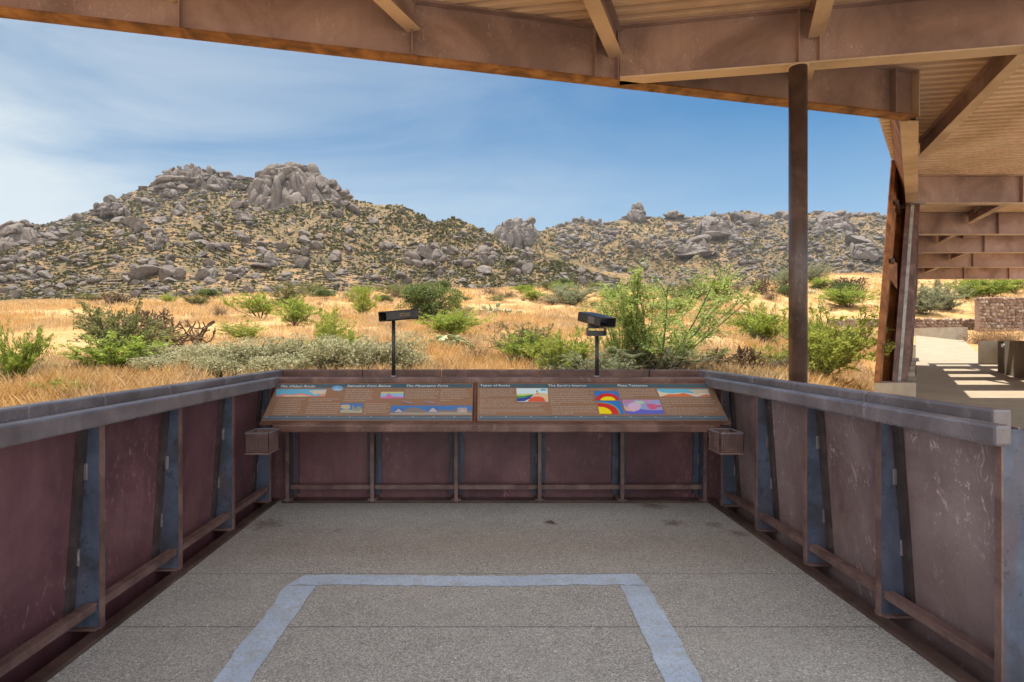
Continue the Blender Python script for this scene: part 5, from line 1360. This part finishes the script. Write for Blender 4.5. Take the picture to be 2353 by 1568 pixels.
NAMES = dict(feather=('green_bush', 'bush'), yellow=('green_bush', 'bush'), olive=('olive_bush', 'bush'), sage=('sage_bush', 'bush'), spray=('green_bush', 'bush'), dense=('round_bush', 'bush'), grey=('grey_shrub', 'shrub'), dry=('dry_shrub', 'shrub'),
             red=('dry_shrub', 'shrub'), bare=('bare_shrub', 'shrub'), cholla=('cholla_cactus', 'cactus'), palecholla=('cholla_cactus', 'cactus'), pear=('prickly_pear', 'cactus'), palepear=('prickly_pear', 'cactus'), verde=('palo_verde', 'tree'))
prs = random.Random(5)
def plant(kind, px, base, top, wpx, label, group=None, seed=0, parts_=True, pos=None):
    p = on_ground(px, base) if pos is None else pos
    s = p.y / F; g_ = 1.16 if kind in ('feather', 'yellow', 'spray', 'olive') else 1.0; h = (base - top) * s * g_; wpx = wpx * (1 + (g_ - 1) * .6); parts, w1 = proto(kind, seed)
    sx = wpx * s / w1
    nm, cat = NAMES[kind]
    if len(parts) == 1 or not parts_:
        o = bpy.data.objects.new(nm, parts[-1][1]); COL.objects.link(o)
    else:
        o = bpy.data.objects.new(nm, None); COL.objects.link(o); o.empty_display_size = .1
        for pn, me in parts:
            c = bpy.data.objects.new(pn, me); COL.objects.link(c); c.parent = o
    o.location = (p.x, p.y + wpx * s * .2, gz(p.x, p.y + wpx * s * .2) - .02); o.scale = (sx, sx, h); o.rotation_euler = (0, 0, prs.uniform(0, 6.28))
    return tag(o, label, cat, group)
P_ = plant
P_('feather', 18, 890, 768, 95, 'bright green bush cut by the left edge above the left guard wall', seed=1)
P_('spray', 100, 915, 880, 110, 'low bright green sprig just over the left guard wall cap', seed=2)
P_('olive', 235, 840, 716, 190, 'large olive bush with fine twigs at the left, behind a bright green one', seed=1)
P_('feather', 250, 862, 786, 150, 'bright green bush in front of the large olive bush at the left', seed=2)
P_('olive', 330, 850, 805, 80, 'dark olive bush low to the right of the bright green one at left', seed=2)
P_('cholla', 246, 706, 672, 74, 'round brown cholla on the grass crest at the left, under the boulder slope', seed=1)
P_('cholla', 330, 775, 712, 110, 'brown tangled cholla behind the right side of the large olive bush', seed=2)
P_('cholla', 415, 815, 738, 112, 'brown antler-like cholla standing right of the tangled one at left', seed=3)
P_('bare', 395, 850, 800, 50, 'bare pale twiggy shrub between the olive bush and the grey hedge shrubs', seed=1)
P_('spray', 590, 736, 676, 110, 'loose green bush on the grass crest, left of its fuller neighbour', seed=3)
P_('olive', 650, 715, 660, 70, 'upright olive bush behind the loose green bush on the crest', seed=3)
P_('feather', 672, 750, 694, 95, 'full bright green bush in front of the crest bushes, left of centre', seed=3)
P_('yellow', 560, 788, 746, 96, 'yellow-green bush alone in the straw grass, left of centre', seed=1)
P_('yellow', 745, 800, 724, 112, 'yellow-green bush above the grey hedge, left of the left sighting tube', seed=2)
P_('feather', 760, 838, 772, 90, 'green bush rising out of the grey hedge, left of the left sighting tube', seed=1)
P_('yellow', 832, 728, 664, 62, 'thin yellow-green sapling on the crest next to the pale cholla', seed=3)
P_('palecholla', 800, 694, 668, 48, 'pale yellow cholla on the crest beside the thin sapling', seed=1)
P_('palecholla', 728, 684, 670, 40, 'small pale cholla on the crest left of the pale yellow one', seed=2)
P_('yellow', 385, 700, 676, 34, 'small vivid green bush on the crest right of the round cholla', seed=1)
P_('olive', 440, 706, 682, 60, 'low olive bush on the crest right of the small vivid green bush', seed=1)
P_('dry', 500, 730, 698, 34, 'small dark dry shrub in open straw grass left of the crest bushes', seed=1)
P_('olive', 200, 698, 678, 60, 'olive bush on the crest left of the round brown cholla', seed=2)
P_('dense', 980, 738, 656, 108, 'dark dense round bush above and right of the left sighting tube', seed=1)
P_('dry', 1045, 745, 700, 70, 'brownish dry shrub against the right side of the dark round bush', seed=2)
P_('yellow', 1048, 722, 678, 40, 'narrow yellow-green bush peeking over the dry shrub by the dark bush', seed=2)
P_('feather', 1038, 778, 722, 128, 'wide green bush in front of the dark round bush', seed=4)
P_('pear', 1020, 803, 770, 112, 'prickly pear clump with green pads below the wide green bush', seed=1)
P_('palepear', 1155, 726, 698, 112, 'pale sun-bleached prickly pear patch in the grass between the two tubes', seed=2)
P_('pear', 958, 812, 786, 40, 'small prickly pear behind the left sighting tube pole', seed=3)
P_('bare', 1140, 772, 734, 50, 'bare grey twiggy shrub below the bleached prickly pear patch', seed=2)
P_('olive', 1200, 834, 756, 110, 'dark twiggy bush at centre between the two sighting tubes, back half', seed=4)
P_('feather', 1212, 838, 778, 96, 'green-tipped bush growing through the dark twiggy bush at centre', seed=2)
P_('dry', 1095, 832, 800, 80, 'low tan dry shrub under the prickly pear clump', seed=3)
P_('cholla', 910, 690, 668, 30, 'small brown cholla on the crest left of the dark round bush', seed=1)
grey = [(405, 850, 796, 90), (462, 860, 788, 80), (520, 862, 800, 70), (560, 862, 780, 95), (625, 862, 792, 80), (672, 864, 776, 90), (735, 866, 796, 84), (790, 866, 772, 105), (850, 868, 788, 90), (900, 868, 764, 90), (940, 868, 806, 70), (350, 868, 822, 84), (700, 872, 812, 90), (600, 874, 816, 90), (500, 872, 816, 80)]
for i, (x, b, t, w) in enumerate(grey):
    P_('grey', x, b, t, w * 1.1, 'grey-green leafy shrub in the hedge-like row just beyond the far guard wall', 'grey shrubs along the far guard wall', seed=1 + i % 3)
for i, (x, b, t, w) in enumerate(((300, 892, 866, 70), (365, 888, 862, 60), (440, 880, 852, 60), (130, 900, 872, 60))):
    P_('dry', x, b, t, w, 'greyish dry twiggy brush hugging the left guard wall cap, below the olive and grey bushes', 'dry brush along the left guard wall', seed=1 + i % 3)
P_('yellow', 1275, 868, 790, 110, 'yellow-green bush just beyond the far guard wall, left of the right tube pole', seed=3)
P_('yellow', 1335, 866, 772, 120, 'tall yellow-green bush around the right sighting tube pole', seed=1)
P_('sage', 1310, 870, 812, 100, 'pale green wispy bush at the foot of the yellow-green ones by the right pole', seed=1)
P_('verde', 1520, 880, 622, 290, 'tall feathery palo verde sapling right of the right sighting tube', seed=1)
P_('verde', 1440, 878, 680, 150, 'shorter palo verde sapling leaning left behind the right sighting tube', seed=2)
P_('sage', 1560, 872, 790, 200, 'pale green bush filling the foot of the tall palo verde', seed=2)
P_('cholla', 1692, 862, 800, 120, 'tan branching cholla right of the tall palo verde, above the wall corner', seed=4)
P_('feather', 1760, 800, 722, 125, 'green bush sprawling behind the left side of the round column', seed=4)
P_('yellow', 1790, 860, 806, 90, 'yellow-green bush at the foot of the round column, left side', seed=2)
P_('spray', 1745, 770, 708, 60, 'thin green spray over the sprawling bush left of the round column', seed=1)
P_('yellow', 1905, 892, 738, 190, 'large bright mesquite bush right of the round column', seed=1)
P_('feather', 1930, 840, 770, 110, 'darker green bush inside the large mesquite right of the round column', seed=2)
P_('feather', 1880, 795, 745, 70, 'light green bush showing above the large mesquite right of the column', seed=3)
P_('sage', 1318, 702, 656, 100, 'grey-green spreading bush on the crest, right of centre', seed=3)
P_('dry', 1272, 700, 670, 70, 'brown dry shrub on the crest left of the grey-green spreading bush', seed=1)
P_('feather', 1228, 694, 672, 60, 'small green bush on the crest left of the brown dry shrub', seed=1)
P_('dry', 1128, 680, 662, 50, 'dry brown shrub on the crest above the bleached prickly pear', seed=3)
P_('dry', 1168, 686, 668, 66, 'dark brown shrub on the crest right of the bleached prickly pear', seed=2)
P_('feather', 1200, 672, 658, 50, 'flat green bush at the crest edge below the right spur', seed=3)
P_('olive', 1265, 668, 652, 60, 'dark olive bush at the crest edge, centre', seed=1)
P_('feather', 1290, 674, 654, 44, 'orange-tinged green bush at the crest edge, centre right', seed=4)
P_('sage', 1400, 684, 656, 60, 'pale bush on the crest left of the palo verde top', seed=1)
P_('olive', 1590, 690, 655, 100, 'green bush on the crest behind the right side of the palo verde', seed=2)
P_('feather', 1560, 720, 690, 80, 'green bush behind the palo verde, lower on the slope', seed=2)
P_('feather', 1640, 690, 648, 66, 'green bush on the crest right of the palo verde', seed=4)
P_('dry', 1698, 674, 650, 46, 'dark brown round shrub on the crest between palo verde and column', seed=2)
P_('cholla', 1755, 676, 640, 48, 'brown cholla on the right crest just left of the round column', seed=2)
P_('dry', 1774, 692, 668, 38, 'small dark shrub on the slope below the brown cholla by the column', seed=1)
P_('sage', 1808, 662, 618, 60, 'grey-green tree-like bush hugging the left side of the round column', seed=3)
P_('sage', 1872, 652, 608, 62, 'grey-green tree-like bush just right of the round column', seed=1)
P_('cholla', 1960, 668, 638, 66, 'tan cholla on the right crest, between column and screen', seed=1)
P_('cholla', 1902, 668, 652, 44, 'small dark cholla below the tree-like bush right of the column', seed=3)
P_('feather', 1965, 712, 672, 110, 'sprawling olive green bush mid slope between column and screen', seed=3)
P_('palepear', 1864, 676, 664, 34, 'tiny pale prickly pear beside the round column on the slope', seed=2)
P_('dry', 1960, 785, 752, 70, 'dry shrub in front of the long low gabion wall', seed=2)
P_('sage', 2140, 726, 648, 90, 'pale sage bush on the slope seen under the walkway roof', seed=1)
P_('sage', 2195, 716, 652, 70, 'second sage bush behind the pale one, under the walkway roof', seed=2)
P_('feather', 2235, 690, 643, 70, 'vivid green bush above the tall gabion wall, left end', seed=1)
P_('feather', 2290, 686, 642, 80, 'vivid green bush above the tall gabion wall, middle', seed=2)
P_('feather', 2345, 676, 640, 80, 'vivid green bush above the tall gabion wall, right end', seed=3)
P_('red', 2268, 792, 750, 66, 'reddish dry brush beside the concrete block by the path', seed=1)
P_('red', 2325, 786, 752, 84, 'reddish dry brush below the tall gabion wall', seed=2)
# dead brush caught round the feet of the bushes
feet = [o for o in bpy.data.objects if o.parent is None and o.get('category') in ('bush', 'cactus', 'tree') and 9 < o.location.y < 75]
for k in range(44):
    b_ = prs.choice(feet); x = b_.location.x + prs.uniform(-1.2, 1.2) * b_.scale.x * .6; y = b_.location.y - prs.uniform(.1, .7) * b_.scale.x
    p = Vector((x, y, gz(x, y)))
    if p.x - SL * p.y > -2.0: continue
    hp = b_.scale.z * prs.uniform(.22, .42) * F / p.y
    plant(prs.choice(['dry', 'dry', 'dry', 'bare', 'sage']), 0, hp, 0, hp * prs.uniform(1.6, 2.6), 'low tangled brush caught around the foot of a larger desert bush', 'low brush at the feet of bushes', 1 + k % 3, True, p)
# small dry shrubs dotted over the grass
spots = 0
while spots < 54:
    px = prs.uniform(-250, 2040); py = 676 + (840 - 676) * prs.random() ** 1.7
    if 1990 < px: continue
    p = on_ground(px, py)
    if p.y > 105 or (p.x - SL * p.y) > -3: continue
    hp = prs.uniform(7, 16) * (22 / max(p.y, 16)) ** .45
    P_('dry' if prs.random() < .75 else 'bare', px, py, py - hp, hp * prs.uniform(1.6, 2.4), 'small dry brown shrub dotted among the straw-coloured grass', 'small dry shrubs in the grass', seed=1 + spots % 3)
    spots += 1
spots = 0
while spots < 60:
    px = prs.uniform(-350, 2040); py = 664 + prs.random() * 34
    p = on_ground(px, py)
    if p.y < 45: continue
    k = prs.choice(['olive', 'feather', 'sage', 'dense']); hp = prs.uniform(10, 27)
    P_(k, px, py, py - hp, hp * prs.uniform(1.4, 2.6), 'low green desert bush in the scattered row along the far grass crest', 'low bushes along the grass crest', seed=1 + spots % 3, parts_=False)
    spots += 1

# ------------------------------------------------------------------ the grass itself
def grass(n, y0, y1, hmin, hmax, wd, blades, seed, x0=-800, x1=2420):
    r = np.random.RandomState(seed); Y = np.sqrt(r.uniform(y0 ** 2, y1 ** 2, n * 2)); px = r.uniform(x0, x1, n * 2); X = (px - VX) / F * Y
    o = X - SL * Y
    ok = (o < -1.1) & ~((np.abs(X) < 2.1) & (Y < 5.1))
    ok |= (o > 6.5) & (Y > 38)
    pat = fbm(X * .35 + 40, Y * .35, 3) + fbm(X * .08, Y * .08 + 9, 3)
    ok &= pat > r.uniform(-.32, .42, len(pat))
    X, Y = X[ok][:n], Y[ok][:n]; N = len(X); Z = terrain(X, Y)
    base = np.stack([X, Y, Z], -1)[:, None] + np.concatenate([r.randn(N, blades, 2) * hmax * .28, np.zeros((N, blades, 1))], -1)
    h = r.uniform(hmin, hmax, (N, blades, 1)) * r.uniform(.5, 1, (N, 1, 1)); an = r.uniform(0, 6.28, (N, blades)); ln = r.uniform(.1, .75, (N, blades))
    tip = base + np.concatenate([(np.cos(an) * ln)[..., None] * h, (np.sin(an) * ln)[..., None] * h, h], -1)
    sd = np.stack([-np.sin(an), np.cos(an), np.zeros_like(an)], -1) * wd
    sd = np.where(np.abs(sd[..., :1]) < wd * .3, np.array([wd, 0, 0]), sd)
    mid = base * .45 + tip * .55 + np.array([0, 0, 1]) * h * .12
    Vq = np.stack([base - sd * .6, base + sd * .6, mid + sd, tip, mid - sd], 2)
    quads = np.stack([Vq[:, :, 0], Vq[:, :, 1], Vq[:, :, 2], Vq[:, :, 4]], 2); tri = np.stack([Vq[:, :, 4], Vq[:, :, 2], Vq[:, :, 3]], 2)
    # leave as one closed ring per blade (5 corners)
    V = Vq.reshape(-1, 3); f = np.arange(len(V)).reshape(-1, 5)
    return V, f
Vs, Fs, b = [], [], 0
for a in ((10500, 5.3, 16, .12, .42, .0035, 11, 1), (15000, 16, 34, .15, .48, .0075, 9, 2), (15000, 34, 64, .2, .55, .016, 7, 3), (12500, 60, 110, .25, .65, .03, 6, 4)):
    V, f = grass(*a); Vs.append(V); Fs.append(f + b); b += len(V)
o = np_mesh('grass', np.vstack(Vs), np.vstack(Fs), M['grass']); tag(o, 'dry straw-coloured grass covering the desert slope', 'grass', kind='stuff')
# ================================================================== sky, sun, camera
SUN_EL, SUN_AZ = 79.0, 30.0
w = bpy.data.worlds.new('World'); SC.world = w; w.use_nodes = True
nt = w.node_tree; nt.nodes.clear()
def nn(t, **k):
    n = nt.nodes.new(t)
    for a, b in k.items(): setattr(n, a, b)
    return n
out = nn('ShaderNodeOutputWorld'); bg = nn('ShaderNodeBackground'); nt.links.new(bg.outputs[0], out.inputs[0])
sky = nn('ShaderNodeTexSky', sky_type='NISHITA'); sky.sun_disc = False; sky.sun_elevation = R(SUN_EL); sky.sun_rotation = R(SUN_AZ) * SKY_SIGN
sky.air_density = 1.0; sky.dust_density = 0.3; sky.ozone_density = 2.0; sky.altitude = 800
bg.inputs['Strength'].default_value = SKY_S
# thin streaky cirrus, stretched along its drift
tc = nn('ShaderNodeTexCoord'); mp = nn('ShaderNodeMapping'); nt.links.new(tc.outputs['Generated'], mp.inputs['Vector'])
mp.inputs['Rotation'].default_value = (R(8), R(-24), R(10)); mp.inputs['Scale'].default_value = (.9, 1.2, 4.2)
n1 = nn('ShaderNodeTexNoise'); nt.links.new(mp.outputs[0], n1.inputs['Vector']); n1.inputs['Scale'].default_value = 1.7; n1.inputs['Detail'].default_value = 9; n1.inputs['Roughness'].default_value = .58; n1.inputs['Distortion'].default_value = .5
r1 = nn('ShaderNodeValToRGB'); nt.links.new(n1.outputs[0], r1.inputs[0]); r1.color_ramp.elements[0].position = .22; r1.color_ramp.elements[1].position = .86
sp = nn('ShaderNodeSeparateXYZ'); nt.links.new(tc.outputs['Generated'], sp.inputs[0])
def mth(op, a, b):
    m = nn('ShaderNodeMath', operation=op, use_clamp=False)
    for i, v in enumerate((a, b)):
        if hasattr(v, 'links'): nt.links.new(v, m.inputs[i])
        else: m.inputs[i].default_value = v
    return m.outputs[0]
left = nn('ShaderNodeMapRange'); nt.links.new(sp.outputs[0], left.inputs[0]); left.inputs[1].default_value = .50; left.inputs[2].default_value = -.62; left.inputs[3].default_value = .04; left.inputs[4].default_value = 1.15
low = nn('ShaderNodeMapRange'); nt.links.new(sp.outputs[2], low.inputs[0]); low.inputs[1].default_value = .02; low.inputs[2].default_value = .36; low.inputs[3].default_value = .72; low.inputs[4].default_value = 0.0
f = mth('MULTIPLY', r1.outputs[0], left.outputs[0]); f = mth('ADD', f, mth('MULTIPLY', low.outputs[0], .9)); back = nn('ShaderNodeMapRange'); nt.links.new(sp.outputs[1], back.inputs[0]); back.inputs[1].default_value = .05; back.inputs[2].default_value = -.45; back.inputs[3].default_value = 0.0; back.inputs[4].default_value = 1.0
thick = mth('MULTIPLY', back.outputs[0], mth('ADD', .35, mth('MULTIPLY', r1.outputs[0], .65)))     # bright cloud bank added behind the camera, out of view, as fill light
f = mth('MULTIPLY', f, CLOUD_K); f = mth('MINIMUM', f, .93); f = mth('MAXIMUM', f, thick)
tint = nn('ShaderNodeMix', data_type='RGBA', blend_type='MULTIPLY'); tint.inputs[0].default_value = 1.0; nt.links.new(sky.outputs[0], tint.inputs[6]); tint.inputs[7].default_value = (*SKY_TINT, 1)
mx = nn('ShaderNodeMix', data_type='RGBA'); nt.links.new(f, mx.inputs[0]); nt.links.new(tint.outputs[2], mx.inputs[6]); cc = nn('ShaderNodeMix', data_type='RGBA'); nt.links.new(back.outputs[0], cc.inputs[0]); cc.inputs[6].default_value = (*CLOUD, 1); cc.inputs[7].default_value = (*FILL_BANK, 1); nt.links.new(cc.outputs[2], mx.inputs[7])
nt.links.new(mx.outputs[2], bg.inputs['Color'])
hz = MB(); hz.box((6, 20, 90), (2700, 2700, 300)); hm = bpy.data.materials.new('haze_air'); hm.use_nodes = True; hm.node_tree.nodes.clear()
ho = hm.node_tree.nodes.new('ShaderNodeOutputMaterial'); hv = hm.node_tree.nodes.new('ShaderNodeVolumePrincipled'); hm.node_tree.links.new(hv.outputs[0], ho.inputs['Volume'])
hv.inputs['Color'].default_value = (.80, .88, 1.0, 1); hv.inputs['Density'].default_value = HAZE; hv.inputs['Anisotropy'].default_value = .2
if HAZE > 0: tag(hz.build('haze', hm), 'thin pale haze over the desert', 'haze', kind='stuff')
sd = bpy.data.lights.new('sun', 'SUN'); sd.energy = SUN_E; sd.angle = R(.53); sd.color = (1.0, .94, .84)
so = bpy.data.objects.new('sun', sd); COL.objects.link(so)
ts = Vector((-math.sin(R(SUN_AZ)) * math.cos(R(SUN_EL)), math.cos(R(SUN_AZ)) * math.cos(R(SUN_EL)), math.sin(R(SUN_EL))))
so.rotation_euler = ts.to_track_quat('Z', 'Y').to_euler(); so.location = ts * 60
cd = bpy.data.cameras.new('camera'); cam = bpy.data.objects.new('camera', cd); COL.objects.link(cam)
cam.location = (0, 0, EYE); cam.rotation_euler = (R(90), 0, 0); cd.sensor_width = 36; cd.lens = 36 * F / 2353; cd.shift_x = (1176.5 - VX) / 2353
cd.clip_start = .05; cd.clip_end = 6000
SC.camera = cam
SC.view_settings.view_transform = 'Standard'; SC.view_settings.look = 'None'; SC.view_settings.gamma = 1; SC.view_settings.exposure = EXPO
SC.cycles.max_bounces = 10; SC.cycles.diffuse_bounces = 5; SC.cycles.use_denoising = True
